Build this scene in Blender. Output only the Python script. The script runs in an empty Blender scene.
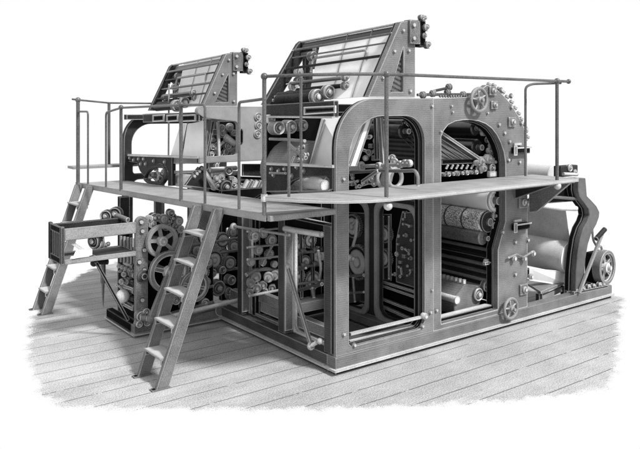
import bpy, bmesh, math, random
from mathutils import Vector, Matrix
from mathutils.geometry import tessellate_polygon
random.seed(7)
scn = bpy.context.scene
col = scn.collection
PI = math.pi

# ------------------------------------------------------------------ camera
FPX, CX, HY = 716.0, 320.0, 110.0            # focal length, principal column and horizon row of the 640 x 449 picture
SX = math.sin(math.atan((1275 - CX) / FPX)); CC = math.cos(math.atan((1275 - CX) / FPX))
RT = Vector((SX, -CC, 0)); FW = Vector((CC, SX, 0))
D0 = 6.0
EYE = (HY * -1 + 375) / FPX * D0
CAM = -D0 * FW - (336 - CX) / FPX * D0 * RT + Vector((0, 0, EYE))
cd = bpy.data.cameras.new('camera'); cam = bpy.data.objects.new('camera', cd); col.objects.link(cam)
cam.matrix_world = Matrix((( RT.x, 0, -FW.x, CAM.x), (RT.y, 0, -FW.y, CAM.y), (0, 1, 0, CAM.z), (0, 0, 0, 1)))
cd.sensor_fit = 'HORIZONTAL'; cd.sensor_width = 36; cd.lens = FPX / 640 * 36
cd.shift_x = 0; cd.shift_y = (HY - 224.5) / 640
cd.clip_start = 0.05; cd.clip_end = 200
scn.camera = cam

def at(u, v, X=None, Y=None, Z=None):
    """survey a picture point on a known wall / floor plane -> world point"""
    d = FW + RT * ((u - CX) / FPX) + Vector((0, 0, (HY - v) / FPX))
    if X is not None: t = (X - CAM.x) / d.x
    elif Y is not None: t = (Y - CAM.y) / d.y
    else: t = (Z - CAM.z) / d.z
    return CAM + t * d

# ------------------------------------------------------------------ world, sun
w = bpy.data.worlds.new('World'); scn.world = w; w.use_nodes = True
w.node_tree.nodes['Background'].inputs[0].default_value = (1, 1, 1, 1)
w.node_tree.nodes['Background'].inputs[1].default_value = 1.0
sl = bpy.data.lights.new('sun', 'SUN'); sl.energy = 5.0; sl.angle = math.radians(7.0); sl.color = (1, 1, 1)
so = bpy.data.objects.new('sun', sl); col.objects.link(so)
so.rotation_euler = Vector((0.28, -0.92, 1.10)).to_track_quat('Z', 'Y').to_euler()
scn.view_settings.view_transform = 'Standard'; scn.view_settings.look = 'None'; scn.view_settings.exposure = 0

# ------------------------------------------------------------------ materials
def mat(name, lo, hi, scale=70, metal=0.0, rough=0.55, grain=1.0, edge=0.0, bump=0.15, lines=None, spec=0.25, edge_shade=0.12):
    m = bpy.data.materials.new(name); m.use_nodes = True
    nt = m.node_tree; N = nt.nodes; L = nt.links
    bs = N['Principled BSDF']
    tc = N.new('ShaderNodeTexCoord')
    def noise(s, det):
        n = N.new('ShaderNodeTexNoise'); n.inputs['Scale'].default_value = s; n.inputs['Detail'].default_value = det
        n.inputs['Roughness'].default_value = 0.7
        L.new(tc.outputs['Object'], n.inputs['Vector']); return n
    big = noise(3.1, 3); fine = noise(scale, 2.5)
    mx = N.new('ShaderNodeMath'); mx.operation = 'MULTIPLY_ADD'
    L.new(big.outputs['Fac'], mx.inputs[0]); mx.inputs[1].default_value = 0.9
    fm = N.new('ShaderNodeMath'); fm.operation = 'MULTIPLY_ADD'; L.new(fine.outputs['Fac'], fm.inputs[0]); fm.inputs[1].default_value = 1.9 * grain
    fm.inputs[2].default_value = -0.95 * grain + 0.05
    L.new(fm.outputs[0], mx.inputs[2])
    src = mx.outputs[0]
    if lines:                                   # tooling marks / ruled lines across a surface
        vec, sc, amt = lines
        dt = N.new('ShaderNodeVectorMath'); dt.operation = 'DOT_PRODUCT'; L.new(tc.outputs['Object'], dt.inputs[0]); dt.inputs[1].default_value = vec
        ml = N.new('ShaderNodeMath'); ml.operation = 'MULTIPLY_ADD'; L.new(dt.outputs['Value'], ml.inputs[0]); ml.inputs[1].default_value = sc
        wn = N.new('ShaderNodeMath'); wn.operation = 'MULTIPLY'; L.new(big.outputs['Fac'], wn.inputs[0]); wn.inputs[1].default_value = .5
        L.new(wn.outputs[0], ml.inputs[2])
        sn = N.new('ShaderNodeMath'); sn.operation = 'SINE'; L.new(ml.outputs[0], sn.inputs[0])
        ad = N.new('ShaderNodeMath'); ad.operation = 'MULTIPLY_ADD'; L.new(sn.outputs[0], ad.inputs[0]); ad.inputs[1].default_value = amt
        L.new(src, ad.inputs[2]); src = ad.outputs[0]
    mr = N.new('ShaderNodeMapRange'); L.new(src, mr.inputs['Value'])
    mr.inputs['From Min'].default_value = 0.1; mr.inputs['From Max'].default_value = 0.9
    mr.inputs['To Min'].default_value = lo; mr.inputs['To Max'].default_value = hi
    out = mr.outputs[0]
    if edge:                                    # white highlight lines painted along the edges
        bv = N.new('ShaderNodeBevel'); bv.samples = 4; bv.inputs['Radius'].default_value = 0.024
        ge = N.new('ShaderNodeNewGeometry')
        dp = N.new('ShaderNodeVectorMath'); dp.operation = 'DOT_PRODUCT'; L.new(bv.outputs[0], dp.inputs[0]); L.new(ge.outputs['Normal'], dp.inputs[1])
        cr = N.new('ShaderNodeMapRange'); L.new(dp.outputs['Value'], cr.inputs['Value'])
        cr.inputs['From Min'].default_value = 0.88; cr.inputs['From Max'].default_value = 0.76
        cr.inputs['To Min'].default_value = 0; cr.inputs['To Max'].default_value = edge
        ck = N.new('ShaderNodeMapRange'); L.new(dp.outputs['Value'], ck.inputs['Value'])      # dark contour shade painted beside the highlight
        ck.inputs['From Min'].default_value = 0.995; ck.inputs['From Max'].default_value = 0.95
        ck.inputs['To Min'].default_value = 1.0; ck.inputs['To Max'].default_value = edge_shade
        mg = N.new('ShaderNodeMath'); mg.operation = 'MULTIPLY'; L.new(out, mg.inputs[0]); L.new(ck.outputs[0], mg.inputs[1])
        a2 = N.new('ShaderNodeMath'); a2.operation = 'ADD'; L.new(mg.outputs[0], a2.inputs[0]); L.new(cr.outputs[0], a2.inputs[1]); out = a2.outputs[0]
    cb = N.new('ShaderNodeCombineColor'); 
    for i in range(3): L.new(out, cb.inputs[i])
    L.new(cb.outputs[0], bs.inputs['Base Color'])
    bs.inputs['Specular IOR Level'].default_value = spec; bs.inputs['Metallic'].default_value = metal; bs.inputs['Roughness'].default_value = rough
    if bump:
        bp = N.new('ShaderNodeBump'); bp.inputs['Strength'].default_value = bump; bp.inputs['Distance'].default_value = 0.01
        L.new(fine.outputs['Fac'], bp.inputs['Height']); L.new(bp.outputs[0], bs.inputs['Normal'])
    return m

M = dict(
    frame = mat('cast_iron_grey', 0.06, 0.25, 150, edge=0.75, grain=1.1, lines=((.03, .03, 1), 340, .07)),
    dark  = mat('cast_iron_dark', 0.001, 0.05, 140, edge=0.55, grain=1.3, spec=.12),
    black = mat('shadowed_iron', 0.001, 0.012, 150, rough=0.8, edge=0.34, grain=1.2, spec=.03),  # black iron; also paints interior and side shade into the colour
    base  = mat('base_iron', 0.05, 0.22, 150, edge=0.5, grain=1.0, lines=((.03, .03, 1), 340, .07)),
    shade = mat('shaded_iron', 0.01, 0.10, 150, edge=0.7, grain=1.0, spec=.15, lines=((.03, .03, 1), 340, .08)),  # darker iron copy, shade of the left faces put into its colour
    arm = mat('stand_iron', 0.03, 0.17, 150, edge=0.45, grain=1.0),
    nut = mat('bolt_steel', 0.26, 0.52, 60, rough=0.3, grain=.4, bump=0),
    steel = mat('bright_steel', 0.34, 0.9, 160, rough=0.3, edge=0.2, grain=1.0, edge_shade=.15),
    mid   = mat('worn_steel', 0.02, 0.24, 150, rough=0.35, edge=0.9, grain=.9, spec=.5, edge_shade=.1),
    rod   = mat('railing_steel', 0.03, 0.16, 170, rough=0.35, grain=1.2),
    roll  = mat('black_roller', 0.004, 0.028, 90, rough=0.25, spec=.8),
    shine = mat('polished_roller', 0.06, 0.26, 120, rough=0.2, spec=1.0),
    deck  = mat('deck_plate', 0.14, 0.38, 150, edge=0.2, grain=.85, edge_shade=.5),
    paper = mat('paper_white', 0.66, 0.92, 200, rough=0.9, bump=0.03, grain=0.6),
    reel  = mat('paper_grey', 0.30, 0.62, 160, rough=0.9, grain=.9),
    printp = mat('printed_plate', 0.15, 0.95, 75, rough=0.6, grain=2.0),
    hatch = mat('ruled_plate', 0.01, 0.13, 180, lines=((0.35, 0.0, 0.94), 150, 0.35), grain=1.0),
    wood  = mat('ladder_wood', 0.05, 0.20, 150, edge=0.5, grain=.8, lines=((.92, 0, -.4), 420, .10)),
    tread = mat('ladder_tread', 0.28, 0.56, 150, edge=.3, grain=.7),
)

# ------------------------------------------------------------------ mesh helpers
def fillet(pts):
    """[(x, y, r)] -> polygon with rounded corners"""
    out = []; n = len(pts)
    for i, p in enumerate(pts):
        r = p[2] if len(p) > 2 else 0
        b = Vector(p[:2])
        if r <= 0: out.append(b); continue
        a = Vector(pts[i - 1][:2]); c = Vector(pts[(i + 1) % n][:2])
        u = (a - b).normalized(); v = (c - b).normalized()
        ang = u.angle(v); d = r / math.tan(ang / 2)
        d = min(d, (a - b).length * .98, (c - b).length * .98)
        k = max(4, int(10 * min(1, r / .15)))
        p0 = b + u * d; p1 = b + v * d
        rr = d * math.tan(ang / 2)
        cen = b + (u + v).normalized() * (rr / math.sin(ang / 2))
        a0 = math.atan2(*(p0 - cen).yx); a1 = math.atan2(*(p1 - cen).yx)
        da = (a1 - a0 + PI) % (2 * PI) - PI
        for j in range(k + 1):
            t = a0 + da * j / k
            out.append(cen + rr * Vector((math.cos(t), math.sin(t))))
    return out

def circle(x, y, r, n=20): return [Vector((x + r * math.cos(2 * PI * i / n), y + r * math.sin(2 * PI * i / n))) for i in range(n)]

class MB:
    def __init__(s): s.v = []; s.f = []; s.dis = False
    def add(s, vs, fs):
        o = len(s.v); s.v += [Vector(v) for v in vs]; s.f += [tuple(i + o for i in f) for f in fs]; return s
    def box(s, x0, x1, y0, y1, z0, z1):
        vs = [(x, y, z) for x in (x0, x1) for y in (y0, y1) for z in (z0, z1)]
        return s.add(vs, [(0, 1, 3, 2), (4, 6, 7, 5), (0, 4, 5, 1), (2, 3, 7, 6), (0, 2, 6, 4), (1, 5, 7, 3)])
    def beam(s, p0, p1, w, h, up=(0, 0, 1)):
        p0, p1, up = Vector(p0), Vector(p1), Vector(up)
        d = (p1 - p0).normalized(); x = d.cross(up).normalized(); y = x.cross(d)
        vs = [p + x * a * w / 2 + y * b * h / 2 for p in (p0, p1) for a, b in ((-1, -1), (1, -1), (1, 1), (-1, 1))]
        return s.add(vs, [(0, 3, 2, 1), (4, 5, 6, 7), (0, 1, 5, 4), (1, 2, 6, 5), (2, 3, 7, 6), (3, 0, 4, 7)])
    def cyl(s, p0, p1, r, n=20, r1=None):
        p0, p1 = Vector(p0), Vector(p1); r1 = r if r1 is None else r1
        d = (p1 - p0).normalized(); a = d.orthogonal().normalized(); b = d.cross(a)
        vs = []
        for p, q in ((p0, r), (p1, r1)):
            vs += [p + (a * math.cos(2 * PI * i / n) + b * math.sin(2 * PI * i / n)) * q for i in range(n)]
        fs = [(i, (i + 1) % n, n + (i + 1) % n, n + i) for i in range(n)]
        fs += [tuple(range(n - 1, -1, -1)), tuple(range(n, 2 * n))]
        return s.add(vs, fs)
    def lathe(s, c, axis, prof, n=24):
        """prof = [(distance along axis, radius)]"""
        c = Vector(c); d = Vector(axis).normalized(); a = d.orthogonal().normalized(); b = d.cross(a)
        vs = []
        for t, r in prof: vs += [c + d * t + (a * math.cos(2 * PI * i / n) + b * math.sin(2 * PI * i / n)) * r for i in range(n)]
        fs = []
        for k in range(len(prof) - 1):
            fs += [(k * n + i, k * n + (i + 1) % n, (k + 1) * n + (i + 1) % n, (k + 1) * n + i) for i in range(n)]
        fs += [tuple(range(n - 1, -1, -1)), tuple(range((len(prof) - 1) * n, len(prof) * n))]
        return s.add(vs, fs)
    def ball(s, c, r, n=12):
        return s.lathe(c, (0, 0, 1), [(-r * math.cos(PI * k / 8), max(1e-4, r * math.sin(PI * k / 8))) for k in range(9)], n)
    def ring(s, c, axis, R, r, n=32, m=10):
        c = Vector(c); d = Vector(axis).normalized(); a = d.orthogonal().normalized(); b = d.cross(a)
        vs = []
        for i in range(n):
            e = a * math.cos(2 * PI * i / n) + b * math.sin(2 * PI * i / n)
            vs += [c + e * (R + r * math.cos(2 * PI * j / m)) + d * r * math.sin(2 * PI * j / m) for j in range(m)]
        fs = [(i * m + j, ((i + 1) % n) * m + j, ((i + 1) % n) * m + (j + 1) % m, i * m + (j + 1) % m) for i in range(n) for j in range(m)]
        return s.add(vs, fs)
    def band(s, c, axis, r0, r1, w, n=36):
        """flat hoop (rectangular section), centred on c"""
        c = Vector(c); d = Vector(axis).normalized(); a = d.orthogonal().normalized(); b = d.cross(a)
        vs = []
        for i in range(n):
            e = a * math.cos(2 * PI * i / n) + b * math.sin(2 * PI * i / n)
            vs += [c + e * r0 - d * w / 2, c + e * r1 - d * w / 2, c + e * r1 + d * w / 2, c + e * r0 + d * w / 2]
        fs = [(i * 4 + j, i * 4 + (j + 1) % 4, ((i + 1) % n) * 4 + (j + 1) % 4, ((i + 1) % n) * 4 + j) for i in range(n) for j in range(4)]
        return s.add(vs, fs)
    def gear(s, c, axis, r, w, teeth=28, h=None):
        c = Vector(c); d = Vector(axis).normalized(); a = d.orthogonal().normalized(); b = d.cross(a); h = h or r * .12
        pr = []
        for i in range(teeth):
            for k, q in ((0, r - h), (.25, r - h), (.4, r), (.75, r)):
                t = 2 * PI * (i + k) / teeth; pr.append((a * math.cos(t) + b * math.sin(t)) * q)
        n = len(pr)
        vs = [c + p - d * w / 2 for p in pr] + [c + p + d * w / 2 for p in pr]
        fs = [(i, (i + 1) % n, n + (i + 1) % n, n + i) for i in range(n)] + [tuple(range(n - 1, -1, -1)), tuple(range(n, 2 * n))]
        return s.add(vs, fs)
    def tube(s, pts, r, n=10, bend=0.0):
        P = [Vector(p) for p in pts]
        if bend:
            Q = [P[0]]
            for i in range(1, len(P) - 1):
                a, b, c = P[i - 1], P[i], P[i + 1]
                u = (a - b); v = (c - b); t = min(bend, u.length * .45, v.length * .45)
                p0 = b + u.normalized() * t; p1 = b + v.normalized() * t
                for k in range(7):
                    q = k / 6; Q.append(p0 * (1 - q) ** 2 + b * 2 * q * (1 - q) + p1 * q * q)
            Q.append(P[-1]); P = Q
        vs = []; ref = None
        for i, p in enumerate(P):
            d = (P[min(i + 1, len(P) - 1)] - P[max(i - 1, 0)]).normalized()
            if ref is None: ref = d.orthogonal().normalized()
            ref = (ref - d * ref.dot(d)).normalized(); b = d.cross(ref)
            vs += [p + (ref * math.cos(2 * PI * j / n) + b * math.sin(2 * PI * j / n)) * r for j in range(n)]
        fs = [(i * n + j, i * n + (j + 1) % n, (i + 1) * n + (j + 1) % n, (i + 1) * n + j) for i in range(len(P) - 1) for j in range(n)]
        fs += [tuple(range(n - 1, -1, -1)), tuple(range((len(P) - 1) * n, len(P) * n))]
        return s.add(vs, fs)
    def plate(s, outer, holes, plane, t0, t1):
        """flat plate with openings; plane 'XZ' (t = Y), 'YZ' (t = X), 'XY' (t = Z)"""
        s.dis = s.dis or bool(holes)
        loops = [[Vector(p[:2]) for p in outer]] + [[Vector(p[:2]) for p in h] for h in holes]
        def area(l): return sum(l[i - 1].x * l[i].y - l[i].x * l[i - 1].y for i in range(len(l)))
        if area(loops[0]) < 0: loops[0].reverse()
        for h in loops[1:]:
            if area(h) > 0: h.reverse()
        tri = tessellate_polygon([[Vector((p.x, p.y, 0)) for p in l] for l in loops])
        flat = [p for l in loops for p in l]; n = len(flat)
        conv = {'XZ': lambda p, t: (p.x, t, p.y), 'YZ': lambda p, t: (t, p.x, p.y), 'XY': lambda p, t: (p.x, p.y, t)}[plane]
        vs = [conv(p, t0) for p in flat] + [conv(p, t1) for p in flat]
        fs = []
        if len(loops) == 1: fs += [tuple(range(n - 1, -1, -1)), tuple(range(n, 2 * n))]
        else:
            for t in tri: fs += [tuple(t), tuple(i + n for i in reversed(t))]
        o = 0
        for l in loops:
            m = len(l)
            fs += [(o + i, o + (i + 1) % m, n + o + (i + 1) % m, n + o + i) for i in range(m)]
            o += m
        return s.add(vs, fs)
    def build(s, name, m, parent=None, bevel=0.0, smooth=35):
        me = bpy.data.meshes.new(name)
        root = parent
        while root is not None and root.parent is not None: root = root.parent
        off = root.location if root is not None else Vector((0, 0, 0))
        bm = bmesh.new()
        bv = [bm.verts.new(v - off) for v in s.v]
        for f in s.f:
            try: bm.faces.new([bv[i] for i in f])
            except ValueError: pass
        bmesh.ops.remove_doubles(bm, verts=bm.verts, dist=1e-5)
        bmesh.ops.dissolve_degenerate(bm, edges=bm.edges, dist=1e-6)
        bmesh.ops.recalc_face_normals(bm, faces=bm.faces)
        bmesh.ops.dissolve_limit(bm, angle_limit=0.002, verts=bm.verts, edges=[e for e in bm.edges if len(e.link_faces) == 2]) if bevel and s.dis else None
        bm.to_mesh(me); bm.free()
        for p in me.polygons: p.use_smooth = True
        me.set_sharp_from_angle(angle=math.radians(smooth))
        me.materials.append(M[m] if isinstance(m, str) else m)
        o = bpy.data.objects.new(name, me); col.objects.link(o)
        if parent is not None: o.parent = parent
        if bevel:
            md = o.modifiers.new('bevel', 'BEVEL'); md.width = bevel; md.segments = 2; md.limit_method = 'ANGLE'; md.angle_limit = math.radians(40)
        return o

def tag(o, label, cat, group=None):
    o['label'] = label; o['category'] = cat
    if group: o['group'] = group
    return o
def thing(name, loc, label, cat, group=None):
    o = bpy.data.objects.new(name, None); o.location = loc; o.empty_display_size = .1; col.objects.link(o)
    return tag(o, label, cat, group)

def bolt(parent, p, r=.014, axis=(0, -1, 0), m='nut', n=6, h=.016):
    p = Vector(p); a = Vector(axis)
    MB().cyl(p - a * .003, p + a * .0035, r * 1.75, 16).build('washer', 'black', parent)  # black washer disc paints the dark shading round the head
    b = MB(); b.cyl(p + a * .002, p + a * (.004 + h), r, n)
    return b.build('bolt', m, parent)

def roller(parent, p0, p1, r, m='roll', jm='mid', name='roller', jr=.35, jl=.06, n=26):
    p0, p1 = Vector(p0), Vector(p1); d = (p1 - p0).normalized(); L = (p1 - p0).length
    e = min(.012, r * .2)
    o = MB().lathe(p0, d, [(0, r * .5), (0, r - e), (e, r), (L - e, r), (L, r - e), (L, r * .5)], n).build(name, m, parent)
    for a, b in ((p0 - d * jl, p0), (p1, p1 + d * jl)): MB().cyl(a, b, r * jr, 14).build('journal', jm, o)
    return o

def handwheel(parent, c, axis, R, name='handwheel', r=.017, spokes=5, rm='tread', sm='mid', hub=.3):
    c = Vector(c); d = Vector(axis).normalized(); a = d.orthogonal().normalized(); b = d.cross(a)
    o = MB().ring(c, d, R, r, 36, 10).build(name, rm, parent)
    sp = MB()
    for k in range(spokes):
        t = 2 * PI * (k + .25) / spokes; e = a * math.cos(t) + b * math.sin(t)
        sp.cyl(c + e * R * hub * .6, c + e * (R - r * .3), R * .11, 8, R * .07)
    sp.build('spokes', sm, o)
    MB().lathe(c, d, [(-.05, R * .2), (-.03, R * hub), (.03, R * hub), (.04, R * hub * .6), (.06, R * hub * .45)], 18).build('hub', rm, o)
    return o

def flywheel(parent, c, axis, R, w, name='flywheel', spokes=5, rm='mid', m2='dark'):
    c = Vector(c); d = Vector(axis).normalized(); a = d.orthogonal().normalized(); b = d.cross(a)
    o = MB().band(c, d, R * .80, R, w, 40).band(c, d, R * .74, R * .81, w * .45, 40).build(name, rm, parent, bevel=.004)
    sp = MB()
    for k in range(spokes):
        t = 2 * PI * (k + .3) / spokes; e = a * math.cos(t) + b * math.sin(t)
        sp.beam(c + e * R * .2, c + e * R * .77, R * .2, w * .4, d)
    sp.build('spokes', rm, o)
    MB().lathe(c, d, [(-w * .6, R * .15), (-w * .5, R * .3), (w * .5, R * .3), (w * .6, R * .15), (w * .9, R * .13)], 20).build('hub', 'steel', o)
    return o

def cog(parent, c, axis, r, w=.04, m='mid', teeth=26, name='gear'):
    c = Vector(c); d = Vector(axis).normalized()
    o = MB().gear(c, d, r, w, teeth).build(name, m, parent)
    MB().lathe(c, d, [(-w * .7, r * .2), (-w * .55, r * .72), (w * .55, r * .72), (w * .56, r * .6), (w * .56, r * .3), (w * .8, r * .28), (w * .9, r * .2)], 18).build('hub', 'steel', o)
    return o

def disc(parent, c, axis, r, w=.06, name='roller_end', m='mid'):
    c = Vector(c); d = Vector(axis).normalized()
    o = MB().lathe(c, d, [(-w, r * .8), (-w, r), (w * .2, r), (w * .4, r * .86), (w * .2, r * .74), (w * .2, r * .42), (w * .7, r * .36), (w * .8, r * .2)], 20).build(name, m, parent)
    MB().lathe(c, d, [(w * .2, r * .40), (w * .72, r * .34), (w * .9, r * .18)], 14).build('cap', 'steel', o)
    return o

def clutter(parent, pts, axis, seed, rmin=.012, rmax=.04):
    """fittings bolted on a plate: bosses, levers, brackets, collars"""
    rnd = random.Random(seed); d = Vector(axis)
    for p in pts:
        p = Vector(p); r = rnd.uniform(rmin, rmax); k = rnd.random()
        if k < .45: disc(parent, p, d, r, .03, 'boss', rnd.choice(['mid', 'steel', 'mid']))
        elif k < .7:
            a = d.orthogonal().normalized(); b = d.cross(a); t = rnd.uniform(0, 2 * PI)
            e = a * math.cos(t) + b * math.sin(t)
            MB().beam(p, p + e * r * 4, r * .7, r * .6, d).cyl(p - d * .02, p + d * .03, r * .7, 12).cyl(p + e * r * 4 - d * .02, p + e * r * 4 + d * .03, r * .55, 12).build('lever', rnd.choice(['mid', 'steel', 'frame']), parent)
        elif k < .85:
            b = MB(); b.cyl(p - d * .02, p + d * .05, r * .5, 12); b.cyl(p, p + d * .02, r, 8)
            b.build('nut', 'steel', parent)
        else:
            MB().box(p.x - r, p.x + r, p.y - r * .8, p.y + r * .8, p.z - r * .7, p.z + r * .7).build('bracket', rnd.choice(['mid', 'frame']), parent, bevel=.004)

def px(u, v, **k):                            # survey helpers: plane coordinates of a picture point
    p = at(u, v, **k)
    if 'Y' in k: return (p.x, p.z)
    if 'X' in k: return (p.y, p.z)
    return (p.x, p.y)

# ================================================================== floor
def make_floor():
    outline = [px(u, v, Z=0) for u, v in ((33, 330), (34, 352), (40, 376), (48, 394), (66, 403), (110, 405), (200, 407), (300, 406.5), (420, 403), (520, 397), (575, 391),
                                          (600, 384), (611, 372), (614, 350), (615, 322), (619, 298))]
    outline += [(4.55, .9), (4.3, 2.2), (3.2, 4.2), (1.6, 5.6), (.2, 5.4)]
    outline += [px(u, v, Z=0) for u, v in ((92, 270), (62, 287), (42, 305))]
    pts = fillet([(p[0], p[1], .12) for p in outline])
    # dense grid inside the outline; the distance to the edge is kept per vertex for the ragged border
    def dist(p):
        best = 9; inside = False
        for i in range(len(pts)):
            a, b = pts[i - 1], pts[i]
            ab = b - a; t = max(0, min(1, (p - a).dot(ab) / max(1e-9, ab.dot(ab)))); best = min(best, (p - a - ab * t).length)
            if (a.y > p.y) != (b.y > p.y) and p.x < (b.x - a.x) * (p.y - a.y) / (b.y - a.y) + a.x: inside = not inside
        return best if inside else -best
    x0, x1 = min(p.x for p in pts) - .3, max(p.x for p in pts) + .3
    y0, y1 = min(p.y for p in pts) - .3, max(p.y for p in pts) + .3
    st = .06; nx = int((x1 - x0) / st) + 1; ny = int((y1 - y0) / st) + 1
    me = bpy.data.meshes.new('floor'); vs = []; ds = []
    for j in range(ny):
        for i in range(nx):
            p = Vector((x0 + i * st, y0 + j * st)); vs.append((p.x, p.y, 0)); ds.append(dist(p))
    fs = []
    for j in range(ny - 1):
        for i in range(nx - 1):
            q = (j * nx + i, j * nx + i + 1, (j + 1) * nx + i + 1, (j + 1) * nx + i)
            if max(ds[k] for k in q) > -.3: fs.append(q)
    me.from_pydata(vs, [], fs)
    at_ = me.attributes.new('edge', 'FLOAT', 'POINT')
    for i, d in enumerate(ds): at_.data[i].value = d
    m = bpy.data.materials.new('floor_planks'); m.use_nodes = True
    nt = m.node_tree; N = nt.nodes; L = nt.links; bs = N['Principled BSDF']; out = N['Material Output']
    tc = N.new('ShaderNodeTexCoord'); sep = N.new('ShaderNodeSeparateXYZ'); L.new(tc.outputs['Object'], sep.inputs[0])
    def math_(op, a, b=None, c=None):
        n = N.new('ShaderNodeMath'); n.operation = op
        for i, x in enumerate((a, b, c)):
            if x is None: continue
            if isinstance(x, (int, float)): n.inputs[i].default_value = x
            else: L.new(x, n.inputs[i])
        return n.outputs[0]
    def noise(scale, det, vec=None, sc=None):
        n = N.new('ShaderNodeTexNoise'); n.inputs['Scale'].default_value = scale; n.inputs['Detail'].default_value = det; n.inputs['Roughness'].default_value = .7
        if sc:
            mp = N.new('ShaderNodeMapping'); mp.inputs['Scale'].default_value = sc; L.new(tc.outputs['Object'], mp.inputs[0]); L.new(mp.outputs[0], n.inputs['Vector'])
        else: L.new(tc.outputs['Object'], n.inputs['Vector'])
        return n.outputs['Fac']
    PW = .235
    wob = math_('MULTIPLY_ADD', noise(1.6, 2), .02, sep.outputs['Y'])
    row = math_('DIVIDE', wob, PW); fr = math_('FRACT', row); idx = math_('FLOOR', row)
    seam = math_('LESS_THAN', math_('ABSOLUTE', math_('SUBTRACT', fr, .5)), .022)          # dark joint along each plank
    brk = math_('GREATER_THAN', noise(3.0, 3), .39)                                        # the joint line fades in and out
    seam = math_('MULTIPLY', seam, brk)
    grain = noise(1.0, 4, sc=(5, 60, 5)); speck = noise(95, 2); cloud = noise(1.3, 3); plank = N.new('ShaderNodeTexWhiteNoise'); plank.noise_dimensions = '1D'; L.new(idx, plank.inputs['W'])
    v = math_('MULTIPLY_ADD', speck, .95, -.05)
    v = math_('MULTIPLY_ADD', grain, .28, v); v = math_('MULTIPLY_ADD', cloud, .30, v); v = math_('MULTIPLY_ADD', plank.outputs['Value'], .06, v)
    mr = N.new('ShaderNodeMapRange'); L.new(v, mr.inputs['Value']); mr.inputs['From Min'].default_value = .45; mr.inputs['From Max'].default_value = 1.15
    mr.inputs['To Min'].default_value = .07; mr.inputs['To Max'].default_value = .71
    cval = math_('MULTIPLY', mr.outputs[0], math_('MULTIPLY_ADD', seam, -.72, 1.0))
    cb = N.new('ShaderNodeCombineColor')
    for i in range(3): L.new(cval, cb.inputs[i])
    L.new(cb.outputs[0], bs.inputs['Base Color']); bs.inputs['Roughness'].default_value = .8
    ea = N.new('ShaderNodeAttribute'); ea.attribute_name = 'edge'
    rag = math_('ADD', math_('MULTIPLY_ADD', noise(5, 5), .34, -.17), math_('MULTIPLY_ADD', noise(120, 1), .26, -.13))
    alpha = math_('GREATER_THAN', math_('ADD', ea.outputs['Fac'], rag), -.03)
    tr = N.new('ShaderNodeBsdfTransparent'); mx = N.new('ShaderNodeMixShader')
    L.new(alpha, mx.inputs[0]); L.new(tr.outputs[0], mx.inputs[1]); L.new(bs.outputs[0], mx.inputs[2]); L.new(mx.outputs[0], out.inputs['Surface'])
    me.materials.append(m)
    o = bpy.data.objects.new('floor', me); col.objects.link(o); o['kind'] = 'structure'
make_floor()

# ================================================================== front press unit
FP = thing('printing_press', (0, 0, 0), 'large front press unit with grey arched side frame, stacked cylinders and long iron base', 'printing press')
ZB = .15
bf = MB().box(-.014, 4.14, -.014, .10, .052, ZB).build('base_beam', 'base', FP, bevel=.004)
MB().box(-.04, 4.15, -.04, .13, .034, .052).build('flange', 'steel', bf)
MB().box(-.01, 4.13, -.01, .10, 0.001, .034).build('foot', 'black', bf)  # black plinth strip paints the shadow gap under the base
bl = MB().box(-.014, .10, .1005, 2.06, .052, ZB).build('base_beam', 'shade', FP, bevel=.004)  # left beam in the darker copy, its shade is painted
MB().box(-.04, .13, .1305, 2.07, .034, .052).build('flange', 'steel', bl)
MB().box(-.01, .10, .1005, 2.05, 0.001, .034).build('foot', 'black', bl)  # painted shadow gap under the left beam
MB().box(.1005, 4.13, 1.42, 1.54, .04, ZB).build('base_beam', 'dark', FP, bevel=.004)
MB().box(1.02, 1.2, .1005, 1.419, .04, ZB - .03).build('base_beam', 'base', FP, bevel=.004)
MB().box(.102, 1.018, .102, 1.418, .006, .016).build('pit_shade_sheet', 'base', FP)  # grey sheet over the planks, paints the shaded pit floor
MB().box(4.04, 4.13, .1005, 1.419, .04, ZB).build('base_beam', 'dark', FP, bevel=.004)

# near side frame, two castings bolted together
left_arch = fillet([(0, ZB), (0, 2.315, .42), (1.148, 2.33), (1.148, ZB)])
hole1 = fillet([(.14, .205, .05), (1.045, .205, .09), (1.045, 2.165, .24), (.14, 2.165, .38)])
sf = MB().plate(left_arch, [hole1], 'XZ', 0, .03).build('side_frame', 'frame', FP, bevel=.006)
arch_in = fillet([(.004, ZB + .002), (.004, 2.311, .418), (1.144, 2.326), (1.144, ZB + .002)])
MB().plate(arch_in, [hole1], 'XZ', .0302, .0652).build('frame_side_shade', 'black', sf)  # added black plate, paints the shaded left thickness of the arch
MB().box(.21, .98, .067, .119, .2205, .226).build('sill', 'steel', sf)
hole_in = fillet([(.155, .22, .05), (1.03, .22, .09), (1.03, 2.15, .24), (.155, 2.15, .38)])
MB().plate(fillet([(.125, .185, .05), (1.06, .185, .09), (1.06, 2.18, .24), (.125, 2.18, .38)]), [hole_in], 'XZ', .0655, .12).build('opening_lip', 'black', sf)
ro = [(1.153, ZB), (1.153, 2.33), px(474, 97, Y=0), px(481, 90, Y=0), px(487, 85, Y=0), px(494, 87, Y=0), px(503, 95, Y=0), px(511, 104, Y=0), px(519, 117, Y=0), px(524, 128, Y=0),
      px(527, 141, Y=0), (2.56, 1.7), (2.56, ZB)]
hi = [(1.262, .2), (1.262, 1.97)] + [px(u, v, Y=0) for u, v in ((443.5, 131), (448, 125), (455, 121.5), (463, 120.2), (471, 120), (479, 121.2), (486, 124), (492, 128.5), (497, 135), (501, 143), (504, 152), (505.5, 162))] + \
     [(2.205, 1.5), (2.205, 1.08), (2.085, .80), (2.085, .2)]
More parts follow.
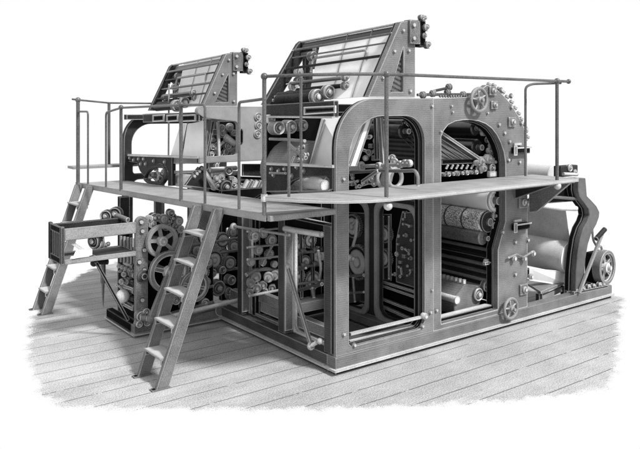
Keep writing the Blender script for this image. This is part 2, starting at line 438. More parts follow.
sr = MB().plate(ro, [hi], 'XZ', 0, .065).build('side_frame', 'frame', FP, bevel=.006)
c0 = Vector((1.68, 1.4))
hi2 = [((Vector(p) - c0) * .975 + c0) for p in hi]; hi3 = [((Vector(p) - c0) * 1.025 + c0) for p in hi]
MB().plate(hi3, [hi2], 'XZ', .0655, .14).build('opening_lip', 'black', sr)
# bolts and bosses on the near castings
for u, v in ((343, 179), (431.5, 106), (430, 312), (343.5, 334), (354, 345), (436, 310), (422, 326)): bolt(sf, at(u, v, Y=0), .013)
for u, v in ((451, 106), (440, 131.5), (431.5, 290), (498.5, 124.5), (504, 133), (509, 141.5), (511, 96), (501, 90), (511, 107), (521, 123), (526, 129), (514.7, 242), (527.5, 240), (514.7, 274), (502, 232), (523, 286), (519, 162), (508, 160), (487, 113), (452, 112)):
    bolt(sr, at(u, v, Y=0), .016 if u > 490 else .010)
for u, v, rr in ((491.5, 91, .045), (493, 105, .042), (511, 122, .05), (522, 202, .06), (522.7, 289, .055)):
    p = at(u, v, Y=0)
    b = MB().box(p.x - rr * 1.1, p.x + rr * 1.1, -.022, -.001, p.z - rr, p.z + rr).build('boss_plate', 'mid', sr, bevel=.005)
    MB().lathe((p.x, -.022, p.z), (0, -1, 0), [(0, rr * .62), (.012, rr * .62), (.02, rr * .4), (.03, rr * .35)], 16).build('cap', 'steel', b)
for u, v in ((519, 150), (519, 226)):
    p = at(u, v, Y=0)
    b = MB().box(p.x - .13, p.x + .12, -.05, -.001, p.z - .035, p.z + .035).build('clamp', 'black', sr, bevel=.006)
    MB().box(p.x - .15, p.x - .10, -.058, -.051, p.z - .05, p.z + .05).box(p.x - .09, p.x + .14, -.055, -.051, p.z + .018, p.z + .034).build('clamp_bar', 'mid', b)
    MB().box(p.x - .1, p.x + .02, -.02, -.001, p.z + .05, p.z + .075).build('lug', 'steel', b)
for u, v in ((512, 258), (522, 258), (531, 253), (529, 276)):
    p = at(u, v, Y=0); MB().cyl((p.x, -.05, p.z), (p.x, 0, p.z), .02, 12).cyl((p.x, -.035, p.z), (p.x, -.02, p.z), .032, 10).build('stud', 'steel', sr)
MB().tube([at(508, 258, Y=-.03), at(516, 254, Y=-.03), at(523, 257, Y=-.03), at(532, 252, Y=-.03)], .012).build('link', 'mid', sr)
for u, v in ((489, 84.5), (494, 85.5), (499, 89), (503, 92), (507, 97), (511.5, 102), (515, 108), (518.5, 113.5), (521, 119), (524, 125), (526, 131), (527.5, 137)):     # studs standing up on the curved rim
    p = at(u, v, Y=.03); MB().lathe(p, (.5, 0, .8), [(-.04, .016), (-.01, .016), (-.01, .026), (.012, .026), (.012, .014), (.026, .014)], 10).build('rim_stud', 'mid', sr)
handwheel(FP, at(479, 100, Y=-.06), (0, -1, 0), .112)
handwheel(FP, at(510.7, 308.5, Y=-.06), (0, -1, 0), .10, sm='mid')
# rods and brackets on the top edge
MB().tube([(.98, .03, 2.36), (1.15, .03, 2.365), (1.5, .03, 2.37), (1.72, .03, 2.375)], .014).cyl((1.2, .03, 2.40), (1.38, .03, 2.43), .013).build('top_rod', 'dark', FP)
for x, z in ((1.05, 2.36), (1.18, 2.375), (1.38, 2.39), (1.4, 2.44), (1.6, 2.37)): MB().lathe((x, .03, z), (1, 0, .1), [(-.03, .02), (-.015, .034), (.015, .034), (.03, .02)], 12).build('collar', 'mid', FP)
for i in range(12): MB().ball((1.28 + i * .036, .03, 2.352), .014, 8).build('oil_cup', 'mid', FP)

# left face (X = 0): posts, braces
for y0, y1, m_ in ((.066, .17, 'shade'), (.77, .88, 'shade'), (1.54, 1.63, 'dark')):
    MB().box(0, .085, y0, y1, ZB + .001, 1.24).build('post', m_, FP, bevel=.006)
    MB().box(.002, .086, y0 - .012, y0 - .0005, ZB + .03, 1.22).build('lit_post_face', 'frame', FP) if y0 > .5 else None  # lighter strip paints the lit side of a shade-coloured post
def yz_open(x0, x1, y0, y1, z0, z1, r, wdt, m_, parent=FP):
    MB().plate(fillet([(y0, z0), (y1, z0), (y1, z1), (y0, z1)]), [fillet([(y0 + wdt, z0 + wdt, r), (y1 - wdt, z0 + wdt, r), (y1 - wdt, z1 - wdt, r), (y0 + wdt, z1 - wdt, r)])], 'YZ', x0, x1).build('frame_rim', m_, parent, bevel=.003)
yz_open(.09, .125, .172, .765, ZB + .002, 1.235, .05, .03, 'steel')
yz_open(.09, .125, .882, 1.535, ZB + .002, 1.235, .05, .03, 'mid')
MB().box(.002, .08, .172, .768, 1.15, 1.235).build('top_rail', 'black', FP)
MB().cyl((-.02, .17, 1.155), (-.02, .74, 1.13), .026, 14).build('tie_bar', 'steel', FP)
MB().cyl((-.05, .62, 1.09), (-.05, 1.62, 1.04), .013, 10).ball((-.05, 1.62, 1.04), .035).ball((-.05, 1.1, 1.066), .022).build('tie_rod', 'steel', FP)
br = MB().beam(at(288, 268, X=-.05), at(311, 345, X=-.06), .035, .028, (1, 0, 0)).build('brace', 'mid', FP, bevel=.004)
MB().ball(at(311, 346, X=-.06), .035).cyl(at(309, 347, X=-.08), at(319, 341, X=-.04), .018).ball(at(320, 341, X=-.04), .028).build('brace_foot', 'steel', br)
MB().ball(at(288, 266, X=-.05), .025).build('brace_pin', 'steel', br)
MB().beam(at(350, 334, Y=.08), at(421, 317, Y=.02), .03, .022).build('tie_bar', 'steel', FP)
MB().lathe(at(419, 327, Y=.06), (0, -1, 0), [(-.03, .035), (.0, .035), (.01, .02), (.03, .018)], 14).build('tie_lug', 'steel', FP)
MB().lathe(at(424, 316, Y=.0), (0, -1, 0), [(-.02, .03), (.02, .03), (.035, .02)], 14).build('tie_lug', 'steel', FP)
MB().lathe(at(213, 312, X=-.02), (0, 1, 0), [(-.07, .05), (-.05, .062), (.02, .062), (.04, .04), (.08, .03)], 18).build('end_roller', 'steel', FP)
MB().lathe(at(220, 309, X=-.02), (0, 1, 0), [(-.03, .07), (.02, .07)], 18).build('end_bracket', 'mid', FP)
# wall of machinery behind the pit: bolted frame at X = 1.1 with two rounded openings
def open_rim(y0, y1, z0, z1, r, wd): return [fillet([(y0 - wd, z0 - wd, r), (y1 + wd, z0 - wd, r), (y1 + wd, z1 + wd, r), (y0 - wd, z1 + wd, r)]), fillet([(y0, z0, r), (y1, z0, r), (y1, z1, r), (y0, z1, r)])]
cf = MB().plate([(.066, .122), (1.41, .122), (1.41, 1.36), (.066, 1.36)], [open_rim(.17, .70, .15, 1.27, .11, 0)[1], open_rim(.89, 1.36, .15, 1.25, .11, 0)[1]], 'YZ', 1.10, 1.16).build('cross_frame', 'dark', FP, bevel=.004)
for a in ((.17, .70, .15, 1.27), (.89, 1.36, .15, 1.25)):
    o, i = open_rim(*a, .11, .045); MB().plate(o, [i], 'YZ', 1.07, 1.099).build('opening_rim', 'deck', cf, bevel=.005)
MB().plate([(.066, .124), (1.41, .124), (1.41, 2.1), (.066, 2.1)], [], 'YZ', 1.30, 1.33).build('shade_backing', 'black', FP)  # added black backing, interior shade painted as a plate
MB().plate([px(u, v, X=1.26) for u, v in ((396, 282), (396, 240), (402, 212), (415, 212), (415, 288))], [], 'YZ', 1.26, 1.264).build('pin_plate', 'shade', FP)
MB().plate([px(u, v, X=1.28) for u, v in ((379, 279), (379, 214), (391, 214), (391, 281))], [], 'YZ', 1.28, 1.29).build('wall_panel', 'shade', FP)
MB().plate([px(u, v, X=1.28) for u, v in ((343, 300), (343, 212), (366, 213), (366, 302))], [], 'YZ', 1.28, 1.29).build('wall_panel', 'shade', FP)
cog(FP, at(359, 262, X=1.24), (-1, 0, 0), .19, .05, 'dark', 40); cog(FP, at(354, 226, X=1.24), (-1, 0, 0), .13, .05, 'dark', 30)
cog(FP, at(385, 258, X=1.24), (-1, 0, 0), .10, .05, 'dark', 26); cog(FP, at(386, 234, X=1.24), (-1, 0, 0), .09, .05, 'dark', 24)
# tall inner opening with pins seen through it
o, i = open_rim(.22, .42, .50, 1.16, .10, .022); MB().plate(o, [i], 'YZ', 1.265, 1.299).build('opening_rim', 'mid', FP)
clutter(FP, [at(u, v, X=1.25) for u, v in ((405, 219), (411, 226), (399, 236), (407, 235), (413, 240), (398, 244), (404, 248), (410, 250), (397, 254), (405, 256), (412, 258), (401, 262), (408, 266), (412, 270), (396, 274), (402, 276))], (-1, 0, 0), 3, .014, .03)
for u0, v0, u1, v1 in ((378, 280, 416, 292), (378, 284, 416, 297), (378, 297, 416, 312), (378, 304, 416, 321)):
    MB().beam(at(u0, v0, X=1.22), at(u1, v1, X=1.22), .03, .022).build('slat', 'mid', FP)
for u in (383, 389): MB().cyl(at(u, 216, X=1.2), at(u, 279, X=1.2), .012, 10).build('shaft', 'mid', FP)
MB().tube([at(352, 225, X=1.0), at(357, 219, X=1.0), at(356, 235, X=1.0), at(353, 246, X=1.0)], .016, bend=.03).build('handle', 'steel', FP)
MB().lathe(at(350, 258, X=1.0), (0, -1, 0), [(-.12, .035), (.02, .035), (.05, .025)], 14).build('grip', 'steel', FP)
MB().tube([at(350, 276, X=1.0), at(364, 275, X=1.0)], .016).tube([at(353, 277, X=1.0), at(355, 302, X=1.0)], .014).build('lever', 'mid', FP)
MB().tube([at(350, 293, X=1.0), at(364, 292, X=1.0)], .012).build('lever', 'mid', FP)

# far side frame and the dark interior
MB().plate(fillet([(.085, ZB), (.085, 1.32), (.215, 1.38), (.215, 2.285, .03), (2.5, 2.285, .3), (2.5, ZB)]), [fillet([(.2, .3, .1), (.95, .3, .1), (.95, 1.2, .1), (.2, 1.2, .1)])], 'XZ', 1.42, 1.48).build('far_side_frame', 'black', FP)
# deck level bracket and crossbar on X = 0
ab = [px(u, v, X=0) for u, v in ((333, 190), (333, 166), (266, 163.5), (266, 192))]
ar = [px(u, v, X=0) for u, v in ((287, 191), (288, 186), (292, 181.5), (299, 178.5), (310, 177), (326, 177), (329, 180), (329, 191.5))]
db = MB().plate(ab, [[Vector(p) for p in ar]], 'YZ', -.001, .04).build('deck_bracket', 'dark', FP, bevel=.004)
MB().plate([px(u, v, X=-.02) for u, v in ((333, 168), (333, 165), (266, 162.5), (266, 165))], [], 'YZ', -.03, -.002).build('bracket_edge', 'steel', db)
for u, v in ((272, 169), (274, 175), (292, 176), (297, 167), (304, 171), (285, 169), (279, 171)): bolt(db, at(u, v, X=-.002), .014, (-1, 0, 0))
MB().cyl(at(270, 173, X=-.015), at(286, 173.4, X=-.015), .012, 10).build('bracket_rod', 'mid', db)
MB().lathe(at(325, 185.5, X=.18), (0, 1, 0), [(0, .05), (.28, .05), (.28, .06), (.31, .06), (.31, .045), (.55, .035), (.62, .02)], 18).build('steel_spindle', 'steel', FP)
MB().lathe(at(320, 181, X=.25), (0, 1, 0), [(0, .03), (.25, .03)], 14).build('steel_spindle', 'steel', FP)
cb_o = [px(u, v, X=.02) for u, v in ((334, 117.5), (334, 100.5), (263, 105), (263, 117)) ]
cb = MB().plate(cb_o, [], 'YZ', .02, .07).build('crossbar', 'dark', FP, bevel=.004)
so_ = [px(u, v, X=.0) for u, v in ((303, 115), (303, 107), (334.5, 105.5), (334.5, 113))]; si_ = [px(u, v, X=.0) for u, v in ((304.2, 113.7), (304.2, 108.2), (333.2, 106.8), (333.2, 111.8))]
MB().plate(so_, [si_], 'YZ', .006, .0195).build('slot_rim', 'mid', cb); MB().plate(si_, [], 'YZ', .012, .0194).build('slot', 'black', cb)
MB().plate([px(u, v, X=.01) for u, v in ((334, 118.5), (334, 116.5), (263, 115.8), (263, 117.8))], [], 'YZ', -.01, .019).build('crossbar_edge', 'steel', cb)
# three roller ends under the crossbar, drum behind
for u, v, r in ((278, 128, .068), (290, 127, .068), (302, 125.5, .058)): disc(FP, at(u, v, Y=.92), (0, -1, 0), r, .08)
disc(FP, at(271, 119, Y=1.05), (0, -1, 0), .045, .05, m='steel')
roller(FP, (.42, .86, 1.62), (.42, 1.40, 1.62), .30, 'frame', name='drum')
MB().plate([(.14, 1.45), (1.28, 1.45), (1.28, 2.2), (.14, 2.2)], [], 'XZ', 1.30, 1.33).build('shade_backing', 'black', FP)
MB().tube([at(270, 139, X=.05), at(286, 139.5, X=.05), at(305, 141, X=.05)], .014).build('guide_bar', 'mid', FP)
MB().tube([at(289, 145, X=.1), at(297, 152, X=.1), at(306, 158, X=.1)], .02).build('guide_bar', 'mid', FP)
for u, v in ((301, 147), (296, 155), (305, 155), (299, 160)): disc(FP, at(u, v, X=.12), (-1, 0, 0), .022, .03, 'boss', 'mid')
# paper coming down through the arch
def quad_sheet(name, a, b, c, d, m_, parent, t=.006):
    a, b, c, d = map(Vector, (a, b, c, d)); n = (b - a).cross(d - a).normalized() * t
    return MB().add([a, b, c, d, a + n, b + n, c + n, d + n], [(0, 1, 2, 3), (7, 6, 5, 4), (0, 4, 5, 1), (1, 5, 6, 2), (2, 6, 7, 3), (3, 7, 4, 0)]).build(name, m_, parent)
tp = MB()
# cylinders behind the walkway opening of the left arch
for (x, z, r, y0, y1) in ((.98, 2.02, .075, .2, 1.05), (.98, 2.1, .03, .2, 1.05)): roller(FP, (x, y0, z), (x, y1, z), r, 'roll')
hp = MB().plate([px(u, v, X=1.22) for u, v in ((389, 133), (389, 164), (422, 166), (422, 131))], [], 'YZ', 1.2, 1.21).build('ruled_guard', 'hatch', FP)
for k in range(4): MB().beam(at(397 + 5 * k, 134, X=1.19), at(417 + 2.2 * k, 152 - k * 3.0, X=1.19), .008, .01, (1, 0, 0)).build('guard_wire', 'black', hp)
MB().beam(at(389, 131.5, X=1.19), at(422, 129.8, X=1.19), .02, .03).build('guard_bar', 'black', FP)
MB().tube([at(351, 168, X=.7), at(362, 166, X=.7)], .045, 16).tube([at(361, 166.5, X=.7), at(408, 164, X=.7)], .018).build('cross_shaft', 'steel', FP)
for u, v in ((399, 164.5), (404, 163.5), (408, 163.5), (378, 166)): disc(FP, at(u, v, X=.68), (-1, 0, 0), .034, .03, 'collar', 'steel')
MB().tube([at(350, 172.5, X=.62), at(380, 170.5, X=.62), at(401, 171, X=.62), at(415, 170.5, X=.62), at(418, 176, X=.62), at(418, 186, X=.62)], .016, bend=.05).build('guard_rail', 'mid', FP)
for u in (384, 395): MB().ring(at(u, 178, X=.85), (0, 1, 0), .085, .02).build('hoop', 'steel', FP)
MB().beam(at(384, 186, X=.9), at(390, 166, X=.9), .13, .03, (1, 0, 0)).build('arm', 'steel', FP)
clutter(FP, [at(u, v, X=.75) for u, v in ((353, 178), (352, 184), (358, 181), (363, 183), (368, 182), (374, 184), (360, 186), (372, 179), (352, 175))], (-.8, -.6, 0), 11, .016, .034)
clutter(FP, [at(u, v, X=.85) for u, v in ((370, 137), (372, 146), (377, 150), (369, 152), (376, 158), (381, 155), (392, 158), (394, 162), (377, 141), (366, 158), (383, 148))], (-.8, -.6, 0), 12, .02, .045)
MB().beam(at(380, 117, X=.8), at(383, 166, X=.75), .05, .03, (1, 0, 0)).build('upright', 'mid', FP)
MB().beam(at(376, 117, X=.85), at(377, 160, X=.8), .04, .03, (1, 0, 0)).build('upright', 'dark', FP)
MB().beam(at(362, 182, X=.6), at(378, 171, X=.6), .03, .02, (1, 0, 0)).build('arm', 'mid', FP)
MB().tube([at(421, 138, Y=.2), at(421.5, 186, Y=.2)], .018).build('pipe', 'mid', FP)
MB().lathe(at(422, 141.5, Y=.15), (0, -1, 0), [(-.02, .03), (.02, .03), (.03, .018)], 12).build('boss', 'steel', FP)

# ---- printing couple seen through the right hand opening
MB().box(1.34, 2.54, 1.38, 1.41, .16, 2.2).build('shade_backing', 'black', FP)
MB().plate([(.15, .16), (1.37, .16), (1.37, 2.2), (.15, 2.2)], [], 'YZ', 2.40, 2.43).build('shade_backing', 'black', FP)
def cyl_end(u, vt, vb, Y=.16):
    a, b = at(u, vt, Y=Y), at(u, vb, Y=Y); r = (a.z - b.z) / 2; return (a.x - r * .75, (a.z + b.z) / 2, r)
for u, vt, vb in ((486, 121, 136), (488, 139, 156)):
    x, z, r = cyl_end(u, vt, vb); roller(FP, (x, .24, z), (x, 1.36, z), r, 'roll', n=32)
for u, v in ((481, 127), (484, 133), (489, 140), (492, 146), (490, 151), (494, 152), (488, 157)): disc(FP, at(u, v, Y=.17), (0, -1, 0), .032, .03, 'bearing', random.choice(['steel', 'mid']))
tri = [at(441, 134, Y=.16), at(479, 159.5, Y=.16), at(441, 159, Y=.16)]
rg = MB().add([tri[0], tri[1], tri[2], *[p + Vector((0, .02, 0)) for p in tri]], [(0, 1, 2), (5, 4, 3), (0, 3, 4, 1), (1, 4, 5, 2), (2, 5, 3, 0)]).build('ruled_guard', 'hatch', FP)
MB().beam(at(441, 133, Y=.15), at(481, 160, Y=.15), .03, .03, (0, 1, 0)).build('guard_bar', 'frame', rg)
for k in range(3): MB().beam(at(441, 139 + 5.5 * k, Y=.155), at(471 - 9 * k, 159, Y=.155), .006, .008, (0, 1, 0)).build('guard_wire', 'black', rg)
MB().beam(at(440, 162, Y=.2), at(480, 160.5, Y=.2), .05, .05).build('guard_bar', 'black', FP)
for k in range(9): disc(FP, at(444 + k * 4.6, 174.5 - k * .35, Y=.16), (0, -1, 0), .026 if k % 2 else .02, .03, 'roller_end', 'mid' if k % 3 else 'steel')
for k in range(7): MB().cyl(at(446 + k * 5, 169, Y=.18), at(448 + k * 5, 165, Y=.18), .012, 8).build('spring', 'mid', FP)
for u, v, r in ((482, 161, .045), (489, 159, .05), (494, 162, .045), (484, 168, .04), (492, 168, .045), (498, 164, .035), (478, 163, .03)): disc(FP, at(u, v, Y=.13), (0, -1, 0), r, .04, 'bearing', random.choice(['steel', 'mid']))
p = at(492, 174, Y=.12); MB().box(p.x - .06, p.x + .06, .1, .14, p.z - .03, p.z + .03).build('bearing_block', 'steel', FP, bevel=.006)
x, z, r = cyl_end(498, 188, 211); wc = roller(FP, (x, .13, z), (x, 1.36, z), r, 'paper', name='impression_cylinder', n=40)
MB().band((x, .125, z), (0, 1, 0), r * .6, r * .98, .02).build('bright_rim', 'steel', wc)
x, z, r = cyl_end(493, 210, 232); pc = roller(FP, (x, .18, z), (x, 1.36, z), r, 'printp', name='plate_cylinder', n=40)
for y in (.42, .66, .9, 1.15): MB().band((x, y, z), (0, 1, 0), r * .9, r * 1.012, .022).build('clamp_ring', 'black', pc)
MB().band((x, .16, z), (0, 1, 0), r * .3, r * .95, .03).build('end_plate', 'dark', pc)
for dz in (.06, -.05): disc(FP, (x + .08, .13, z + dz), (0, -1, 0), .05, .04, 'bearing', 'mid')
x, z, r = cyl_end(489, 230, 245); roller(FP, (x, .18, z), (x, 1.36, z), r, 'shine', name='inking_roller', n=32)
for u, v in ((494, 251), (494, 259), (492, 266), (490, 273), (489, 281)):
    p = at(u, v, Y=.14); MB().cyl((p.x, .14, p.z), (p.x, 1.36, p.z), .02 if v != 259 else .012, 10).build('ink_bar', 'deck' if v in (251, 266, 281) else 'mid', FP)
    MB().cyl((p.x + .02, .15, p.z - .05), (p.x + .02, 1.36, p.z - .05), .045, 14).build('ink_roller', 'roll', FP)
for u, v in ((488, 262), (491, 258)): disc(FP, at(u, v, Y=.12), (0, -1, 0), .03, .04, 'bearing', 'steel')
MB().beam(at(491, 262, Y=.12), at(493, 296, Y=.12), .035, .03, (0, 1, 0)).beam(at(490.5, 262, Y=.115), at(484, 263.5, Y=.115), .03, .03, (0, 1, 0)).build('bracket_arm', 'mid', FP)
MB().tube([at(494, 292, Y=.11), at(497, 308, Y=.11)], .014).build('link', 'steel', FP)
# ink fountain with toothed keys
fx, fz = at(478, 300, Y=.2).x, .16
fo = MB().plate([(fx - .36, .17), (fx + .02, .17), (fx + .06, .30), (fx + .02, .40), (fx - .2, .46), (fx - .36, .34)], [], 'XZ', .2, 1.34).build('ink_fountain', 'frame', FP, bevel=.01)
MB().cyl((fx - .33, .18, .32), (fx - .33, 1.34, .32), .04, 16).build('fountain_roll', 'steel', fo)
for k in range(20): MB().box(fx - .20, fx - .16, .22 + k * .056, .245 + k * .056, .44, .495).build('ink_key', 'steel', fo)
MB().box(fx - .03, fx + .066, .205, 1.33, .392, .41).build('fountain_edge', 'deck', fo); MB().box(fx + .01, fx + .075, .205, 1.33, .285, .31).build('fountain_edge', 'deck', fo)
disc(FP, (fx - .02, .18, .33), (0, -1, 0), .07, .04, 'roller_end', 'mid'); disc(FP, (fx + .1, .17, .40), (0, -1, 0), .06, .04, 'roller_end', 'mid')
MB().box(1.29, 2.06, .067, .139, .2305, .237).build('sill', 'steel', FP)
MB().box(1.27, 2.38, .2, 1.37, .152, .158).build('ink_tray', 'dark', FP)

# ================================================================== web towers
def tower(name, label, Y0, Y1, near, far, zfoot, top_rollers, seed):
    root = thing(name, (near['foot'][0], Y0, zfoot), label, 'roller tower')
    fl, fr = near['foot']; al, ar_ = near['apex']; zt = near['zt']; vl, vr = near['vert']
    hole_b = fr + .035
    out = [(fl, zfoot), (al, zt - .01), (al + .035, zt), (vr - .02 if False else ar_, zt + .01), (vr, zt - .18), (vr, zfoot)]
    k = (zt - zfoot)
    hole = [(fr + .02, zfoot + .05), (vl - .01, zfoot + .05), (vl - .01, zt - .24)]
    sd = MB().plate(out, [hole], 'XZ', Y0, Y0 + .055).build('side_plate', 'frame', root, bevel=.005)
    MB().plate([(p[0] + (.004 if p[0] < fr else -.004), p[1]) for p in out], [hole], 'XZ', Y0 + .0552, Y0 + .085).build('plate_side_shade', 'black', sd)  # added black plate paints the shaded left edge of the leg
    MB().plate([(p[0], p[1]) for p in hole], [], 'XZ', Y0 + .03, Y0 + .045).build('ruled_guard', 'hatch', sd)
    for t in (.25, .6, .88):
        bolt(sd, (fl + (al - fl) * t + .07, Y0, zfoot + k * t), .013)
    bolt(sd, (vl + .05, Y0, zfoot + k * .62), .013); bolt(sd, ((vl + vr) / 2, Y0, zfoot + .06), .013)
    # far side plate: leg and post
    (ffl, ffr), (fal, far_), fzt, (fvl, fvr), fzf = far['foot'], far['apex'], far['zt'], far['vert'], far['zf']
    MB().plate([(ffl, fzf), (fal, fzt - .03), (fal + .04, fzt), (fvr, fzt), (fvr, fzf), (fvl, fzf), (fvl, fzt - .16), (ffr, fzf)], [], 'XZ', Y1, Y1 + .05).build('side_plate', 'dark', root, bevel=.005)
    # bearing box with rollers overhanging at the top
    bx = MB().box(ar_ + .005, ar_ + .13, Y0 - .03, Y0 + .06, zt - .2, zt + .02).build('bearing_box', 'mid', root, bevel=.006)
    for dx, dz in ((.04, -.03), (.04, -.15)): bolt(bx, (ar_ + dx, Y0 - .03, zt + dz), .018)
    MB().box(ar_ + .135, ar_ + .21, Y0 - .02, Y0 + .06, zt - .22, zt + .03).build('bearing_bracket', 'black', bx, bevel=.006)
    for dx, dz, r in ((.17, .04, .03), (.20, -.04, .035), (.17, -.12, .028), (.22, -.2, .035), (.14, .05, .024)):
        disc(bx, (ar_ + dx, Y0 - .04, zt + dz), (0, -1, 0), r, .035, 'roller_end', random.choice(['mid', 'dark']))
    roller(root, (ar_ + .05, Y0 + .1, zt - .23), (ar_ + .2, Y1, fzt - .23), .03, 'dark')
    # rollers between the plates
    def mid(t, dx=0, dz=0):
        a = Vector((fl + (al - fl) * t + .03 + dx, Y0 + .06, zfoot + (zt - zfoot) * t + dz)); b = Vector((ffl + (fal - ffl) * t + .03 + dx, Y1 - .002, fzf + (fzt - fzf) * t + dz))
        return a, b
    for t, dx, dz, r, m_ in top_rollers:
        a, b = mid(t, dx, dz); roller(root, a, b, r, m_, jl=.02)
    rnd = random.Random(seed)
    # tension gear cluster against the far plate
    for t, dx, r in ((.1, .06, .055), (.17, .2, .06), (.28, .05, .05), (.36, .16, .05), (.5, .06, .045), (.62, .14, .05), (.74, .08, .05), (.86, .1, .045), (.95, .12, .045), (1.0, .2, .04)):
        a, b = mid(t, dx + .03); c = b - Vector((0, .1 + rnd.random() * .15, 0))
        (cog if rnd.random() < .4 else disc)(root, c, (0, -1, 0), r, .05, m='mid')
    for t, dx, f0, f1, r in ((.12, .05, .45, .95, .045), (.2, .1, .35, .9, .022), (.30, .0, .30, .85, .018), (.06, .0, .5, .9, .05)):
        a, b = mid(t, dx); q0 = a.lerp(b, f0); q1 = a.lerp(b, f1); roller(root, q0, q1, r, 'dark' if r > .02 else 'mid', jl=.05)
        disc(root, q0 - Vector((0, .04, 0)), (0, -1, 0), r * 1.3 + .012, .04, 'knob', 'mid')
    q0, q1 = mid(.66, -.01)[0], mid(.66, -.01)[1]
    MB().tube([q0.lerp(q1, .18) + Vector((-.01, 0, -.10)), q0.lerp(q1, .18), q0.lerp(q1, .72), q0.lerp(q1, .72) + Vector((-.03, 0, -.14))], .012, 8, .05).build('guard_loop', 'mid', root)
    # web of paper between the rollers
    a0, b0 = mid(.97, .05); a1, b1 = mid(.02, .12)
    pp = [a0 + (b0 - a0) * .03, a0 + (b0 - a0) * .80, a1 + (b1 - a1) * .66, a1 + (b1 - a1) * .03]
    web = quad_sheet('paper_web', *pp, 'paper', root, .004)
    for s in (.3, .62):
        q0 = pp[0].lerp(pp[1], s); q1 = pp[3].lerp(pp[2], s); n = Vector((-.012, 0, .006))
        MB().beam(q0 + n, q1 + n, .009, .005, (-1, 0, .5)).build('tape', 'dark', web)
    return root
near1 = dict(foot=(.20, .48), apex=(.80, .86), zt=3.01, vert=(.80, .95))
near1['foot'] = (px(368, 97, Y=0)[0] - .0, px(388, 97, Y=0)[0]); near1['foot'] = (.36, .60)
near1['apex'] = (px(401, 22, Y=0)[0], px(408, 22, Y=0)[0]); near1['zt'] = px(404, 21.5, Y=0)[1]; near1['vert'] = (px(404.5, 80, Y=0)[0], px(415.5, 80, Y=0)[0])
far1 = dict(foot=(px(263, 104, Y=1.3)[0], px(276, 104, Y=1.3)[0]), apex=(px(298, 42, Y=1.3)[0], px(304, 42, Y=1.3)[0]), zt=px(300, 41, Y=1.3)[1], vert=(px(305, 60, Y=1.3)[0], px(313, 60, Y=1.3)[0]), zf=2.27)
tower('roller_tower', 'taller slanted roller tower with white paper web on top of the front press arch', 0.003, 1.3, near1, far1, 2.333,
      ((.93, .09, -.03, .062, 'roll'), (.985, .02, .0, .012, 'steel'), (.80, .0, .03, .012, 'mid'), (.70, .03, .02, .008, 'dark'), (.52, .02, .02, .013, 'dark'), (.78, .12, .0, .03, 'mid')), 3)
near2 = dict(foot=(px(203, 106, Y=2.5)[0], px(214, 106, Y=2.5)[0]), apex=(px(226, 55, Y=2.5)[0], px(232, 55, Y=2.5)[0]), zt=px(228, 53.5, Y=2.5)[1], vert=(px(229.5, 80, Y=2.5)[0], px(237.5, 80, Y=2.5)[0]))
far2 = dict(foot=(px(149, 110, Y=4.5)[0], px(158, 110, Y=4.5)[0]), apex=(px(170, 66, Y=4.5)[0], px(176, 66, Y=4.5)[0]), zt=px(172, 64.5, Y=4.5)[1], vert=(px(174, 90, Y=4.5)[0], px(179, 90, Y=4.5)[0]), zf=2.21)
tower('roller_tower', 'lower slanted roller tower standing on the rear press unit at the left', 2.503, 4.5, near2, far2, 2.262,
      ((.92, .09, -.03, .055, 'roll'), (.985, .02, .0, .012, 'steel'), (.78, .0, .03, .015, 'mid'), (.62, .02, .02, .010, 'dark'), (.42, .02, .02, .014, 'roll'), (.22, .02, .02, .011, 'dark'), (.72, .12, .0, .03, 'mid')), 4)

# ================================================================== rear press unit
RP = thing('printing_press', (0, 2.5, 0), 'rear press unit behind the gangway, with pale plate and open arch', 'printing press')
ro2 = fillet([(px(197, 107, Y=2.5)[0], px(197, 113, Y=2.5)[1] - .0, .03), (px(197, 107, Y=2.5)[0], 2.26, .05), (1.6, 2.26), (1.6, 1.62), (.02, 1.62), (.02, 1.69), (px(238, 157, Y=2.5)[0], 1.70, .04), (px(238, 123, Y=2.5)[0], px(238, 122, Y=2.5)[1], .05),
              px(204, 118, Y=2.5) + (.03,)])
rp = MB().plate(ro2, [], 'XZ', 2.5, 2.56).build('side_frame', 'deck', RP, bevel=.005)
MB().plate(fillet([(px(239.5, 140, Y=2.5)[0], px(240, 144, Y=2.5)[1], .03), (px(243, 140, Y=2.5)[0], px(240, 144, Y=2.5)[1], .03), (px(243, 140, Y=2.5)[0], px(240, 129, Y=2.5)[1], .03), (px(239.5, 140, Y=2.5)[0], px(240, 129, Y=2.5)[1], .03)]), [], 'XZ', 2.49, 2.4995).build('slot', 'black', rp)
for u, v in ((258, 117), (258.5, 125.5), (257.5, 134)):
    p = at(u, v, Y=2.498); MB().ring(p, (0, 1, 0), .045, .012, 20, 8).cyl(p, p - Vector((0, .02, 0)), .028, 14).build('plug', 'mid', rp)
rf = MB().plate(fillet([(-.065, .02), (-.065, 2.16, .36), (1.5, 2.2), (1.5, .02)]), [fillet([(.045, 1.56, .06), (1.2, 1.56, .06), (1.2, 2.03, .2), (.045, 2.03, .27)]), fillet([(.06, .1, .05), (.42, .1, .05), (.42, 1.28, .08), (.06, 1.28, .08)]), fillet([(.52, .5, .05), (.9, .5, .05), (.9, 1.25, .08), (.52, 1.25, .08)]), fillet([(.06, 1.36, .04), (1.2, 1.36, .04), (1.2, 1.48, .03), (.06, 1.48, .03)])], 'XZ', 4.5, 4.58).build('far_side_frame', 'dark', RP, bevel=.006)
MB().box(-.066, 1.2, 4.40, 4.499, 2.09, 2.16).build('crossbar_seat', 'dark', RP)
